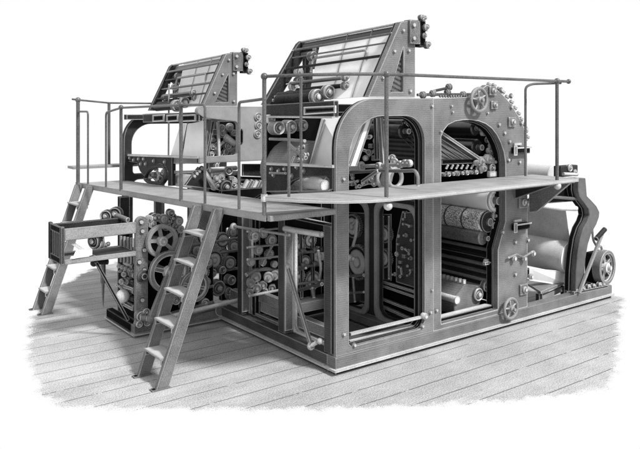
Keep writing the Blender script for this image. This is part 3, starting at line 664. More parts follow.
# slotted crossbar between the two frames
cb2 = MB().plate([px(u, v, X=.02) for u, v in ((199, 121.5), (199, 112), (143, 114.5), (143, 122.5))], [], 'YZ', .02, .07).build('crossbar', 'dark', RP)
for u0, u1 in ((152, 163.5), (166, 177.5), (179, 195)):
    o = [px(u0, 122, X=0.0), px(u0, 115, X=0.0), px(u1, 114.3, X=0.0), px(u1, 121.3, X=0.0)]
    i = [px(u0 + 1, 121, X=0.0), px(u0 + 1, 116, X=0.0), px(u1 - 1, 115.3, X=0.0), px(u1 - 1, 120.3, X=0.0)]
    MB().plate(o, [i], 'YZ', .004, .0195).build('slot_rim', 'mid', cb2); MB().plate(i, [], 'YZ', .01, .0194).build('slot', 'black', cb2)
# deck bar with bracket
d2 = MB().plate([px(u, v, X=0) for u, v in ((172, 164), (172, 156), (124, 154.5), (124, 161), (137, 163), (140, 171), (144, 176), (149, 171), (153, 167), (160, 164), (166, 167), (168, 172), (168, 186), (172, 186))], [], 'YZ', -.002, .05).build('deck_bracket', 'dark', RP, bevel=.003)
MB().plate([px(u, v, X=-.01) for u, v in ((198, 158.5), (198, 156.2), (124, 153.8), (124, 156))], [], 'YZ', -.02, -.003).build('bracket_edge', 'steel', d2)
for u, v in ((130, 158), (134, 160), (139, 159), (144, 159), (154, 161), (165, 162), (141, 164), (146, 164)): bolt(d2, at(u, v, X=-.004), .018, (-1, 0, 0))
MB().plate([px(u, v, X=.02) for u, v in ((198, 164), (198, 158.5), (173, 157.5), (173, 163.5))], [], 'YZ', .02, .06).build('deck_bar', 'frame', RP)
MB().tube([at(145, 179, X=.0), at(150, 169, X=.0), at(157, 166, X=.0), at(165, 167, X=.0), at(167, 178, X=.0), at(163, 184, X=.0), at(148, 182, X=.0), at(145, 179, X=.0)], .022, 8, .1).build('ring_bracket', 'dark', RP)
clutter(RP, [at(u, v, X=.05) for u, v in ((150, 178), (155, 174), (160, 178), (163, 172), (157, 181), (149, 181))], (-1, 0, 0), 21, .02, .04)
MB().beam(at(172, 172, X=.05), at(198, 171.5, X=.05), .05, .03).build('deck_bar', 'mid', RP)
roller(RP, at(178, 180, X=.15), at(196, 182, X=.15), .08, 'steel', name='drum')
# former cone, guards and gear seen above the gangway
fc = MB().plate([px(u, v, Y=2.6) for u, v in ((185, 186), (192, 176), (199, 167), (203, 169), (212, 189))], [], 'XZ', 2.6, 2.64).build('guard_plate', 'dark', RP)
for k in range(4): bolt(fc, at(194 + k * 2.5, 176 - k * 2.5, Y=2.6), .018)
MB().beam(at(205, 172, Y=2.52), at(216, 189, Y=2.52), .04, .02, (0, 1, 0)).build('arm', 'steel', RP)
for u0, v0, u1, v1 in ((210, 170, 236, 168), (212, 175, 236, 173), (214, 181, 226, 180)): MB().cyl(at(u0, v0, Y=2.7), at(u1, v1, Y=2.75), .028, 12).build('spindle', 'steel', RP)
clutter(RP, [at(u, v, Y=2.62) for u, v in ((218, 186), (224, 183), (228, 188), (231, 178), (229, 171), (226, 192), (222, 177), (234, 184), (236, 190), (216, 178))], (0, -1, 0), 22, .025, .05)
disc(RP, at(226, 187, Y=2.58), (0, -1, 0), .08, .05, 'roller_end', 'dark')
MB().plate([px(u, v, Y=2.62) for u, v in ((243, 176), (243, 164), (266, 164), (266, 177))], [], 'XZ', 2.62, 2.65).build('deck_panel', 'dark', RP)
for k in range(6): MB().beam(at(243 + 4.5 * k, 189 + k * .8, Y=2.62), at(248 + 4.5 * k, 180 + k * .3, Y=2.62), .045, .03, (0, 1, 0)).build('key', 'mid' if k % 2 else 'steel', RP)
MB().plate([px(u, v, Y=2.72) for u, v in ((241, 196), (241, 176.5), (272, 177.5), (272, 200))], [], 'XZ', 2.72, 2.74).build('shade_backing', 'black', RP)
# machinery visible through its arch opening
MB().plate([px(u, v, Y=2.86) for u, v in ((211, 157), (218, 121), (240, 121), (240, 158))], [], 'XZ', 2.86, 2.9).build('shade_backing', 'black', RP)  # black backing added to paint the dark inside of the arch
clutter(RP, [at(u, v, Y=2.75) for u, v in ((215, 132), (214, 140), (213, 147), (212, 154), (218, 152), (225, 152), (228, 146), (231, 150), (226, 140), (233, 155), (222, 128), (230, 127), (234, 133))], (0, -1, 0), 23, .025, .05)
MB().beam(at(225, 136, Y=2.7), at(235, 144, Y=2.7), .06, .04, (0, 1, 0)).beam(at(218, 122, Y=2.7), at(219, 157, Y=2.7), .03, .03, (0, 1, 0)).build('arm', 'steel', RP)
for u, v, r in ((222, 133, .06), (229, 128, .05), (227, 144, .07), (218, 146, .05), (234, 150, .05), (220, 155, .04)): cog(RP, at(u, v, Y=2.82), (0, -1, 0), r, .04, 'dark', 20)
for u0, v0, u1, v1 in ((241, 180, 264, 181), (241, 184, 262, 185.5)): MB().cyl(at(u0, v0, Y=2.69), at(u1, v1, Y=2.69), .014, 10).build('shaft', 'mid', RP)
for u, v, r in ((214, 186, .05), (219, 181, .04), (233, 181, .05), (238, 188, .045)): cog(RP, at(u, v, Y=2.66), (0, -1, 0), r, .04, 'mid', 18)
MB().plate([px(u, v, Y=2.8) for u, v in ((208, 194), (212, 176), (224, 171), (240, 171), (240, 196))], [], 'XZ', 2.8, 2.82).build('shade_backing', 'black', RP)
# paper sheets running down into the unit
sh = quad_sheet('paper_web', at(205, 121, Y=2.66), at(188, 124, Y=3.1), at(183, 156.5, Y=3.1), at(206, 157, Y=2.62), 'paper', RP)
quad_sheet('paper_web', at(186, 124, Y=3.15), at(181, 124, Y=3.3), at(171, 156, Y=3.3), at(180, 156.5, Y=3.15), 'paper', RP)
for a, b, w_ in ((at(206, 120, Y=2.63), at(205.5, 157, Y=2.63), .025), (at(213, 121, Y=2.64), at(206.5, 157, Y=2.64), .03), (at(188, 123, Y=3.12), at(181, 157, Y=3.12), .022)):
    MB().beam(a, b, w_, .02, (0, 1, 0)).build('sheet_guide', 'dark', sh)
MB().cyl(at(169, 84, Y=3.9), at(168.5, 156, Y=3.9), .012, 8).build('pull_rod', 'mid', RP)
# lower body of the rear unit: dark frames, roller ends in rows
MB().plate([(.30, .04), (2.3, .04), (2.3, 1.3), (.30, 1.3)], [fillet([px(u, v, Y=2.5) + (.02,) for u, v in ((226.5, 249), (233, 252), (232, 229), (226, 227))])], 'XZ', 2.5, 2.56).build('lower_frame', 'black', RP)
for u, v, r in ((218, 288, .088), (205, 282, .05), (231, 280, .055), (228, 291, .045), (232, 296, .05), (206, 296, .05), (212, 273, .05), (222, 270, .045)): disc(RP, at(u, v, Y=2.2), (0, -1, 0), r, .07)
cog(RP, at(213, 260, Y=2.3), (0, -1, 0), .11, .05, 'dark'); cog(RP, at(229, 263, Y=2.3), (0, -1, 0), .08, .05, 'dark')
for u, v, r in ((256, 277, .05), (263, 285, .042), (268, 278, .045), (274.5, 276, .045), (257, 288, .045), (272, 288, .038), (265, 292, .035), (251, 283, .045), (250, 292, .035)): disc(FP, at(u, v, Y=1.36), (-.5, -.86, 0), r, .07, m='deck')
disc(FP, at(268.5, 277.5, Y=1.33), (-.5, -.86, 0), .05, .05, m='steel'); disc(FP, at(275, 275.5, Y=1.33), (-.5, -.86, 0), .046, .05, m='steel')
MB().tube([at(246, 275, Y=1.38), at(254, 270, Y=1.38), at(268, 268.5, Y=1.38), at(277, 271, Y=1.38)], .02, 10, .05).build('hood', 'mid', FP)
for u, v, r in ((254, 236, .06), (263, 233, .05), (271, 240, .06), (258, 250, .05), (269, 254, .05), (251, 262, .04), (263, 262, .035), (274, 264, .035)): cog(FP, at(u, v, Y=1.36), (0, -1, 0), r, .04, 'dark', 18)
for v in (230, 246, 258): MB().cyl(at(247, v + 1.5, Y=1.28), at(279, v - 1.5, Y=1.28), .011, 10).build('shaft', 'mid', FP)
MB().tube([at(252, 240, Y=1.3), at(253, 262, Y=1.3)], .012).build('pipe', 'steel', FP)
MB().tube([at(272, 246, Y=1.3), at(262, 266, Y=1.3)], .014).build('pipe', 'mid', FP)
MB().tube([at(249, 296, Y=1.3), at(280, 290, Y=1.3)], .014).build('pipe', 'steel', FP)
MB().box(.11, .16, .9, 1.4, .30, .40).build('inner_beam', 'frame', FP, bevel=.004)
MB().plate([(.12, .16), (.9, .16), (.9, 1.25), (.12, 1.25)], [], 'XZ', 1.395, 1.41).build('shade_backing', 'black', FP)
MB().plate([(.12, .16), (1.25, .16), (1.25, 1.25), (.12, 1.25)], [], 'XZ', .80, .81).build('shade_backing', 'black', FP) if False else None
for u, v, r in ((203, 236, .09), (212, 228, .07), (196, 250, .08), (205, 262, .09), (222, 240, .09), (232, 232, .06), (222, 254, .07), (233, 246, .07), (196, 226, .06)): cog(RP, at(u, v, Y=2.42), (0, -1, 0), r, .05, 'dark', 22)
for u0, v0, u1, v1 in ((190, 246, 238, 238), (190, 258, 238, 250), (196, 276, 238, 268)): MB().cyl(at(u0, v0, Y=2.3), at(u1, v1, Y=2.3), .016, 10).build('shaft', 'mid', RP)
MB().tube([at(272, 236, Y=1.7), at(262, 262, Y=1.7)], .02).tube([at(252, 240, Y=1.8), at(253, 262, Y=1.8)], .016).build('lever', 'mid', RP)
for u, v, r, t_ in ((297, 246, .10, 26), (309, 240, .085, 22), (318, 256, .10, 26), (304, 262, .075, 20), (297, 276, .09, 24), (312, 280, .10, 26)): cog(FP, at(u, v, Y=1.36), (0, -1, 0), r, .045, 'dark' if r < .09 else 'mid', t_)
for u0, v0, u1, v1 in ((290, 232, 326, 229), (290, 254, 326, 250), (290, 268, 326, 264), (290, 285, 326, 280)): MB().cyl(at(u0, v0, Y=1.28), at(u1, v1, Y=1.28), .014, 10).build('shaft', 'mid', FP)
for u in (294, 303, 315, 322):
    for v in (231, 252.5, 266.5): MB().lathe(at(u, v - (u - 290) * .1, Y=1.28), (1, 0, 0), [(-.03, .02), (-.02, .03), (.02, .03), (.03, .02)], 12).build('collar', 'dark' if (u + v) % 2 < 1 else 'frame', FP)
for u in (300, 312): MB().beam(at(u, 222, Y=1.33), at(u + 1, 298, Y=1.33), .035, .03, (0, 1, 0)).build('stay', 'dark', FP)
MB().box(.3, 1.28, 1.2, 1.38, .16, .26).build('inner_beam', 'base', FP, bevel=.004)
MB().tube([at(290, 272, X=.5), at(306, 268, X=.5)], .012).tube([at(292, 292, X=.4), at(322, 284, X=.4)], .018).tube([at(312, 288, X=.38), at(314, 298, X=.38)], .016).tube([at(318, 250, X=.4), at(321, 268, X=.4), at(319, 280, X=.4)], .014, bend=.03).build('pipework', 'mid', FP)
MB().box(.13, .20, .25, 2.0, .20, .30).build('inner_beam', 'frame', RP)
MB().tube([at(150, 335, Y=1.72), at(205, 305, Y=1.72), at(284, 290, Y=1.72)], .02, bend=.02).build('long_shaft', 'steel', RP) if False else None
MB().cyl(at(172, 316, Y=1.78), at(283, 289.5, Y=1.78), .022, 12).build('long_shaft', 'steel', RP)

# ================================================================== folding machine at the left
FD = thing('folding_machine', (-.5, 2.3, 0), 'low folding machine with spoked flywheels beside the near ladder', 'folding machine')
fb = MB().box(-.97, .02, 1.945, 2.02, .035, .12).build('base_beam', 'base', FD, bevel=.004)
MB().box(-.99, .02, 1.92, 2.03, .022, .034).build('flange', 'steel', fb)
MB().box(-.97, -.90, 2.0205, 2.70, .035, .12).build('base_beam', 'black', FD, bevel=.004)
MB().box(-.99, -.89, 2.031, 2.71, .022, .034).build('flange', 'mid', FD)
MB().box(-.96, .01, 1.955, 2.68, .001, .021).build('foot', 'black', FD)
MB().box(-.89, .01, 2.03, 2.69, .09, .10).build('bed_plate', 'mid', FD)
pl = MB().plate(fillet([(-.952, .121), (-.952, 1.175, .06), (-.825, 1.175, .06), (-.825, .121)]), [], 'XZ', 1.95, 2.0).build('side_plate', 'frame', FD, bevel=.006)
for u, v in ((141, 222), (142, 231), (144, 250), (139, 262), (142, 300), (144, 270)): bolt(pl, at(u, v, Y=1.95), .02)
p = at(143.5, 276, Y=1.94); MB().ring(p, (0, 1, 0), .05, .014).cyl(p, p - Vector((0, .03, 0)), .03).build('bearing', 'dark', pl)
MB().box(px(119.6, 200, Y=2.62)[0], px(130, 200, Y=2.62)[0], 2.62, 2.68, .101, 1.30).build('post', 'black', FD, bevel=.005)
MB().box(px(156, 200, Y=2.6)[0], px(163, 200, Y=2.6)[0], 2.62, 2.66, .101, 1.30).build('post', 'frame', FD)
MB().box(-.82, -.1, 2.45, 2.48, .11, .78).build('shade_backing', 'black', FD)  # black backing added to paint the shaded inside
MB().box(-.88, -.80, 2.1, 2.6, .11, .78).build('shade_backing', 'black', FD)
flywheel(FD, at(162, 241, Y=1.90), (0, -1, 0), .165, .06, spokes=5, rm='deck')
flywheel(FD, at(169, 272, Y=1.84), (0, -1, 0), .21, .05, spokes=4, rm='mid')
flywheel(FD, at(194, 286, Y=1.82), (0, -1, 0), .16, .05, spokes=4, rm='mid')
MB().cyl(at(162, 241, Y=1.9), at(162, 241, Y=1.9) + Vector((0, .6, 0)), .03).cyl(at(169, 272, Y=1.84), at(169, 272, Y=1.84) + Vector((0, .6, 0)), .03).build('axle', 'mid', FD)
# gear work along the top
for i, (u, v) in enumerate(((149, 219), (154, 218), (158, 217.5), (163, 219), (168, 221), (172, 218), (152, 224), (166, 226), (175, 226), (178, 221), (171, 213), (174, 232), (180, 229))):
    (cog if i % 3 == 0 else disc)(FD, at(u, v, Y=2.05), (0, -1, 0), .04 + .012 * (i % 2), .05, m='dark' if i % 2 else 'mid')
MB().plate([px(u, v, Y=2.1) for u, v in ((148, 236), (148, 222), (156, 219), (174, 219), (181, 224), (180, 238), (176, 250), (160, 256), (148, 250))], [], 'XZ', 2.1, 2.14).build('gear_plate', 'dark', FD)
MB().beam(at(182, 238, Y=1.85), at(151, 318, Y=1.80), .055, .04, (0, 1, 0)).build('lever_arm', 'frame', FD, bevel=.006)
MB().ball(at(151, 319, Y=1.80), .045).cyl(at(140, 318, Y=1.86), at(155, 319, Y=1.80), .03).build('pivot', 'mid', FD)
for u, v, r in ((141, 316, .05), (147, 322, .04), (146, 312, .04), (157, 320, .035), (139, 324, .035)): disc(FD, at(u, v, Y=1.9), (0, -1, 0), r, .05, 'boss', 'mid')
# stacked delivery rods and rollers on the left end
for k in range(6):
    v = 262 + k * 8
    roller(FD, at(124, v, Y=2.55), at(135, v + 5.5, Y=2.03), .03, 'mid' if k % 2 else 'roll', jl=.01)
for k in range(5): MB().cyl(at(121 + 3.4 * k, 236 + k * .6, Y=2.30 - .05 * k), at(121 + 3.4 * k, 262 + k * .8, Y=2.30 - .05 * k), .014, 8).build('delivery_pin', 'steel', FD)
for k in range(5): MB().ball(at(119 + 3.6 * k, 266 + k * 1.4, Y=2.35 - .05 * k), .026, 10).build('delivery_tip', 'steel', FD)
MB().ball(at(123, 296, Y=2.2), .07).build('counterweight', 'steel', FD)
for a, b in ((at(120, 284, Y=2.3), at(134, 289, Y=2.05)), (at(121, 302, Y=2.25), at(134, 309, Y=2.05))): MB().beam(a, b, .035, .03).build('end_bar', 'mid', FD)
for u, v, r in ((106, 216, .06), (115, 214, .07)): disc(FD, at(u, v, Y=2.4), (-.6, -.8, 0), r, .06, 'pulley', 'dark')
MB().cyl(at(116, 215, Y=2.36), at(128, 220, Y=2.2), .025).build('pulley_shaft', 'mid', FD)
# lower gears and bars at right, behind the ladder
for u, v, r in ((203, 290, .05), (176, 300, .05), (184, 306, .04), (205, 303, .05), (197, 309, .04), (190, 300, .04)): disc(FD, at(u, v, Y=1.95), (0, -1, 0), r, .05, 'roller_end', 'mid')
MB().box(-.8, -.02, 2.1, 2.14, .11, .6).build('shade_backing', 'black', FD)
for u, v, r in ((180, 268, .09), (190, 262, .08), (186, 278, .06), (202, 272, .08), (176, 284, .06), (208, 262, .06), (206, 282, .05)): cog(FD, at(u, v, Y=2.04), (0, -1, 0), r, .04, 'dark', 22)
MB().cyl(at(172, 296, Y=2.0), at(213, 286, Y=2.0), .016, 10).build('shaft', 'mid', FD)
clutter(FD, [at(random.uniform(120, 134), random.uniform(268, 312), Y=2.2) for _ in range(12)], (-.7, -.7, 0), 32, .015, .035)
for u0, v0, u1, v1 in ((160, 330, 214, 313), (170, 322, 214, 308)): MB().cyl(at(u0, v0 - 8, Y=1.93), at(u1, v1 - 6, Y=1.93), .02, 10).build('tie_rod', 'mid', FD)

# sheet delivery table sticking out at the left
DT = thing('delivery_table', (-1.3, 2.1, .8), 'pale box-like sheet delivery table jutting out left of the folding machine', 'delivery table')
XL = px(64, 230, Y=1.95)[0]
MB().box(XL, -.955, 1.93, 1.96, 1.02, 1.13).build('side_rail', 'deck', DT, bevel=.006)
MB().box(XL, -.955, 1.93, 1.96, .80, .845).build('side_rail', 'deck', DT, bevel=.005)
MB().box(XL, -.955, 2.30, 2.33, 1.02, 1.13).build('side_rail', 'dark', DT, bevel=.006)
MB().box(XL, -.955, 2.30, 2.33, .80, .845).build('side_rail', 'dark', DT, bevel=.005)
MB().box(XL + .3, -.955, 1.97, 2.29, .81, .84).build('table_bed', 'dark', DT)
MB().box(XL - .03, XL - .001, 1.93, 1.985, .80, 1.15).build('end_post', 'dark', DT, bevel=.005)
MB().box(XL - .03, XL - .001, 2.28, 2.335, .80, 1.15).build('end_post', 'black', DT, bevel=.005)
for z0, z1 in ((1.08, 1.14), (.80, .86)): MB().box(XL - .025, XL - .004, 1.99, 2.275, z0, z1).build('end_rail', 'black', DT)
for k in range(4): MB().box(XL - .02, XL - .006, 2.02 + k * .068, 2.05 + k * .068, .861, 1.079).build('end_bar', 'black', DT)
MB().box(XL - .006, XL + .0, 1.99, 2.275, .862, 1.078).build('end_panel', 'black', DT)
quad_sheet('guide_strip', at(74, 242, Y=1.97), at(88, 251, Y=1.97), at(88, 256, Y=1.97), at(71, 244, Y=1.97), 'steel', DT)
quad_sheet('guide_strip', at(72, 259, Y=1.925), at(92, 255, Y=1.925), at(92, 249, Y=1.925), at(76, 250, Y=1.925), 'paper', DT)
disc(DT, at(94, 241, Y=2.0), (-.9, -.4, 0), .075, .05, 'belt_pulley', 'dark'); disc(DT, at(98, 243, Y=1.99), (-.9, -.4, 0), .055, .04, 'belt_pulley', 'mid')
for k in range(4): MB().ball(at(101 + k * 2.4, 245 - (k % 2), Y=2.0), .022, 8).build('knob', 'mid', DT)
MB().beam(at(96, 262, Y=2.0), at(128, 320, Y=2.0), .028, .028, (0, 1, 0)).build('strut', 'black', DT)
MB().cyl(at(94, 262, Y=2.1), at(108, 262, Y=2.1), .025).ball(at(94, 263, Y=2.05), .035).build('strut_head', 'dark', DT)
sp_ = at(103, 306, Z=0); MB().lathe((sp_.x, sp_.y, 0.002), (0, 0, 1), [(0, .008), (.25, .018), (.26, .03), (.62, .03), (.63, .014), (.8, .014)], 10).build('support_leg', 'mid', DT)
tag(DT, DT['label'], 'delivery table')

# ================================================================== gangway, walkway
def gz(y): return 1.392 - .026 * y
gang = thing('gangway', (-.33, 2.3, 1.3), 'long pale gangway deck along the left side, where both ladders lean', 'gangway')
g = MB(); ys = [.05, 1.2, 2.4, 3.6, 4.62]
def slab(xa, xb, t0, t1):
    m_ = MB()
    for a, b in zip(ys[:-1], ys[1:]):
        pass
    vs = []
    for y in (ys[0], ys[-1]):
        vs += [(xa, y, gz(y) - t0), (xb, y, gz(y) - t0), (xb, y, gz(y) - t1), (xa, y, gz(y) - t1)]
    return m_.add(vs, [(0, 1, 2, 3), (7, 6, 5, 4), (0, 4, 5, 1), (1, 5, 6, 2), (2, 6, 7, 3), (3, 7, 4, 0)])
slab(-.655, -.02, 0, .02).build('deck', 'deck', gang)
slab(-.672, -.656, -.012, .05).build('edge_rail', 'deck', gang, bevel=.003)
slab(-.64, -.56, .0205, .05).build('bearer', 'black', gang); slab(-.16, -.08, .0205, .06).build('bearer', 'black', gang)
for y in (.07, 1.1, 2.2, 3.3, 4.4): MB().box(-.55, -.17, y, y + .05, gz(y) - .06, gz(y) - .022).build('cross_bearer', 'black', gang)
MB().box(-.655, .0, -.002, .046, 1.345, 1.39).build('end_rail', 'deck', gang, bevel=.003)
fw = MB().box(-.66, 1.6, 4.75, 4.98, 1.44, 1.475).build('far_walkway', 'deck', None, bevel=.004)
fw.name = 'far_walkway'; tag(fw, 'short plank walkway beyond the far end of the gangway at left', 'walkway')
walk = thing('walkway', (1, -.3, 1.5), 'pale front walkway with rounded left end on brackets along the grey arched frame', 'walkway')
wo = [(2.62, -.012), (2.62, -.55), (.4, -.585), (.1, -.578), (-.10, -.545), (-.28, -.46), (-.42, -.34), (-.53, -.20), (-.62, -.04), (-.672, .06), (-.655, .12), (-.60, .125), (-.3, .045), (-.05, -.012)]
MB().plate(wo, [], 'XY', 1.515, 1.54).build('deck', 'deck', walk)
ed = MB(); rim = wo[1:10]
o2 = []; 
for i, p_ in enumerate(rim):
    a = Vector(rim[max(0, i - 1)]); b = Vector(rim[min(len(rim) - 1, i + 1)]); d = (b - a).normalized(); o2.append((p_[0] + d.y * .016 * 1, p_[1] - d.x * .016 * -1 * -1))
o2 = []
for i, p_ in enumerate(rim):
    a = Vector(rim[max(0, i - 1)]); b = Vector(rim[min(len(rim) - 1, i + 1)]); d = (b - a).normalized(); n_ = Vector((-d.y, d.x))
    q = Vector(p_) + n_ * .001; q2 = Vector(p_) + n_ * .018
    o2.append((q, q2))
poly = [q for q, _ in o2] + [q2 for _, q2 in reversed(o2)]
MB().plate(poly, [], 'XY', 1.508, 1.543).build('edge_rail', 'tread', walk)
MB().plate([(2.6, -.54), (.4, -.575), (.4, -.54), (2.6, -.50)], [], 'XY', 1.495, 1.5145).build('bearer', 'dark', walk)
for x in (.45, 1.2, 2.35):
    MB().plate([(-.54, 1.51), (-.002, 1.51), (-.002, 1.30 if x > 2 else 1.42)], [], 'YZ', x, x + .03).build('bracket', 'dark', walk)
MB().plate([(-.52, 1.51), (-.002, 1.51), (-.002, 1.14), (-.1, 1.16)], [], 'YZ', 2.585, 2.61).build('bracket', 'frame', walk)
for u, v in ((388, 206), (557.5, 186)): MB().ball(at(u, v, Y=-.55), .036).cyl(at(u, v, Y=-.55), at(u, v - 6, Y=-.55), .02).build('post_nut', 'steel', walk)

# railings
fr_ = thing('guard_railing', (1, -.57, 1.54), 'tall front guard railing above the rounded walkway, with bent end loop at right', 'railing')
top = [(-.672, .06, 2.485), (-.5, -.24, 2.49), (-.25, -.48, 2.495), (.05, -.572, 2.50), (1.2, -.565, 2.50), (2.47, -.555, 2.50)]
MB().tube(top, .0135, 10).build('top_rail', 'rod', fr_)
for x, y, z0, z1 in ((-.672, .06, 1.395, 2.485), (.05, -.572, 1.54, 2.50), (2.28, -.556, 1.54, 2.50)):
    MB().cyl((x, y, z0), (x, y, z1), .017, 12).build('post', 'rod', fr_); MB().ball((x, y, z1), .029).build('ball_joint', 'mid', fr_)
MB().cyl((-.672, .06, 1.50), (-.672, .06, 1.556), .027, 12).build('post_collar', 'steel', fr_)
MB().ball((2.47, -.555, 2.50), .024).build('rail_end', 'mid', fr_)
MB().tube([at(561, 83, Y=-.54), at(532, 84, Y=-.40), at(525.5, 87, Y=-.38), at(525.5, 132, Y=-.38), at(525.5, 176, Y=-.38)], .0125, 10, .06).build('end_loop', 'rod', fr_)
q0 = at(301, 76, X=-.28); MB().cyl((q0.x, q0.y, 1.545), (q0.x, q0.y, 2.49), .012, 8).build('thin_post', 'rod', fr_)
MB().cyl((-.56, -.12, 1.545), (-.56, -.12, 2.12), .012, 8).build('thin_post', 'rod', fr_)
def gp(u): return at(u, 100, X=-.66).y
gr_ = thing('guard_railing', (-.66, 1.5, 1.35), 'low side railing on the near half of the gangway beside the near ladder', 'railing')
y239, y205, y181, y121 = gp(239), gp(205), gp(181), gp(121)
MB().tube([(-.66, .08, 2.308), (-.66, y239, 2.285), (-.66, y239, 1.38)], .0125, 10, .03).build('rail_loop', 'rod', gr_)
gl_ = thing('guard_railing', (-.66, 3, 1.3), 'middle gangway railing between the two ladders, with two ball-topped posts', 'railing')
y106 = gp(106)
MB().tube([(-.66, y205, gz(y205)), (-.66, y205, 2.268), (-.66, y181, 2.268), (-.66, y121, 2.245), (-.66, y106, 2.19), (-.66, y106, gz(y106))], .0125, 10, .05).build('rail_loop', 'rod', gl_)
for y in (y181, y121):
    MB().cyl((-.66, y, gz(y)), (-.66, y, 2.27 if y < 2 else 2.25), .018, 12).build('post', 'rod', gl_); MB().ball((-.66, y, 2.27 if y < 2 else 2.25), .028).build('ball_joint', 'mid', gl_)
gf_ = thing('guard_railing', (-.6, 4.5, 1.3), 'far end railing at the left edge, with a ball-topped corner post', 'railing')
y79, y88 = gp(78), gp(88)
MB().cyl((-.66, y79, gz(y79) - .02), (-.66, y79, 2.35), .024, 12).build('post', 'rod', gf_); MB().ball((-.66, y79, 2.35), .036).build('ball_joint', 'mid', gf_)
e1 = at(109, 103, Y=4.9); e2 = at(200, 104, Y=4.9)
MB().tube([(-.72, y79 + .05, 2.36), (-.66, y79, 2.35), tuple(e1), tuple(e2)], .0125, 10).build('top_rail', 'rod', gf_)
MB().cyl((e1.x, 4.9, 1.475), (e1.x, 4.9, e1.z), .02, 12).build('post', 'rod', gf_)
MB().tube([(-.66, y79, 2.20), (-.66, y88, 2.20), (-.66, y88, gz(y88))], .0125, 10, .05).build('ladder_loop', 'rod', gf_)

# ================================================================== ladders
def ladder(label, feet, tops, n, group='step ladders on the gangway', rungs=None):
    root = thing('step_ladder', (Vector(feet[0]) + Vector(feet[1])) / 2, label, 'ladder', group)
    for f, t in zip(feet, tops):
        f = Vector(f); t = Vector(t); d = (t - f).normalized(); side = Vector((0, 1, 0)); nrm = d.cross(side).normalized()
        hw, th = .05, .022
        vs = []
        for s_ in (-1, 1):
            for a in (-1, 1):
                # foot cut level with the floor
                b = f + nrm * hw * a + side * th * s_; b = b - d * (b.z - .002) / d.z; vs.append(b)
                e = t + nrm * hw * a + side * th * s_; e = e - d * (e.z - t.z) / d.z; vs.append(e)
        st = MB().add(vs, [(0, 1, 3, 2), (4, 6, 7, 5), (0, 4, 5, 1), (2, 3, 7, 6), (0, 2, 6, 4), (1, 5, 7, 3)]).build('stringer', 'wood', root, bevel=.004)
        p0 = f + d * .0
        MB().box(p0.x - .085, p0.x + .07, f.y - .03, f.y + .03, .001, .012).build('foot_iron', 'black', st)
    for k in range(n):
        t = .16 + .17 * k
        a = Vector(feet[0]).lerp(Vector(tops[0]), t); b = Vector(feet[1]).lerp(Vector(tops[1]), t)
        ya, yb = sorted((a.y, b.y)); x = (a.x + b.x) / 2; z = (a.z + b.z) / 2
        s_ = MB().box(x - .085, x + .075, ya + .0225, yb - .0225, z - .008, z + .008).build('step', 'tread', root, bevel=.003)
        MB().box(x - .075, x + .06, ya + .0225, ya + .035, z - .05, z - .0085).box(x - .075, x + .06, yb - .035, yb - .0225, z - .05, z - .0085).build('step_bracket', 'dark', s_)
    return root
f1 = at(145, 384, Z=0); 
ladder('near wooden step ladder leaning on the gangway in front of the flywheels', [(-1.30, .60, 0), (-1.30, .96, 0)], [(-.70, .74, gz(.7) - .0), (-.70, 1.12, gz(1.1))], 5)
ladder('far step ladder at the left edge, half hidden by the delivery table', [(-1.42, 3.30, 0), (-1.44, 3.56, 0)], [(-.70, 3.98, gz(4)), (-.70, 4.38, gz(4.4))], 5)

# ================================================================== reel stand, paper reel and drive at the right end
RS = thing('reel_stand', (3.5, .1, ZB), 'iron reel stand with curved arms at the right end of the base', 'reel stand')
arm = [px(u, v, Y=.02) for u, v in ((577, 178), (584, 178), (585.5, 196), (590, 200.5), (595, 206), (598, 212), (597.5, 217), (595, 224), (590, 233), (586.5, 244), (584, 258), (583, 274), (583, 288), (574, 292), (574.5, 272), (576, 255), (578.5, 239), (582, 228), (586, 221), (588, 215), (587, 209), (583, 203.5), (578, 197), (576.5, 190))]
MB().plate(arm, [], 'XZ', 0.0, .07).build('stand_arm', 'arm', RS, bevel=.006)
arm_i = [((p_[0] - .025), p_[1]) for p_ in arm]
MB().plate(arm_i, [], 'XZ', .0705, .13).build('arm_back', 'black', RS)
MB().plate([px(u, v, Y=.15) for u, v in ((548, 182), (577, 178), (578, 201), (529, 205), (529, 199))], [], 'XZ', .15, .17).build('gusset', 'black', RS)
MB().tube([at(529, 206, Y=.06), at(529, 203, Y=.06), at(560, 208, Y=.06), at(576, 208.5, Y=.06)], .03, 12).build('guide_roller', 'steel', RS)
MB().tube([at(538, 196, Y=.06), at(560, 197.5, Y=.06), at(578, 199, Y=.06)], .018, 12).build('guide_rod', 'mid', RS)
MB().box(*(px(561, 170, Y=.1)[0], px(578, 170, Y=.1)[0]), .1, .2, px(570, 176.5, Y=.1)[1], px(570, 165.5, Y=.1)[1]).build('bearing_head', 'dark', RS, bevel=.01)
disc(RS, at(570, 168, Y=.09), (0, -1, 0), .04, .03, 'boss', 'mid'); disc(RS, at(575, 172, Y=.09), (0, -1, 0), .03, .03, 'boss', 'mid')
MB().cyl(at(563, 174, Y=.085), at(577, 174.5, Y=.085), .02).build('guide_rod', 'steel', RS)
MB().beam(at(604, 229, Y=-.03), at(579, 293, Y=-.03), .035, .03, (0, 1, 0)).build('brake_lever', 'deck', RS, bevel=.004)
MB().cyl(at(596, 239, Y=-.05), at(605, 229, Y=-.05), .028, 12).build('lever_grip', 'dark', RS)
MB().tube([at(592, 224, Y=.03), at(593, 240, Y=.03), at(597, 247, Y=.03), at(601, 246, Y=.03), at(602, 250, Y=.03)], .013, 8, .04).build('brake_rod', 'mid', RS)
pu = flywheel(RS, at(604, 267, Y=.12), (.1, -1, 0), .205, .10, 'brake_drum', 5, 'mid')
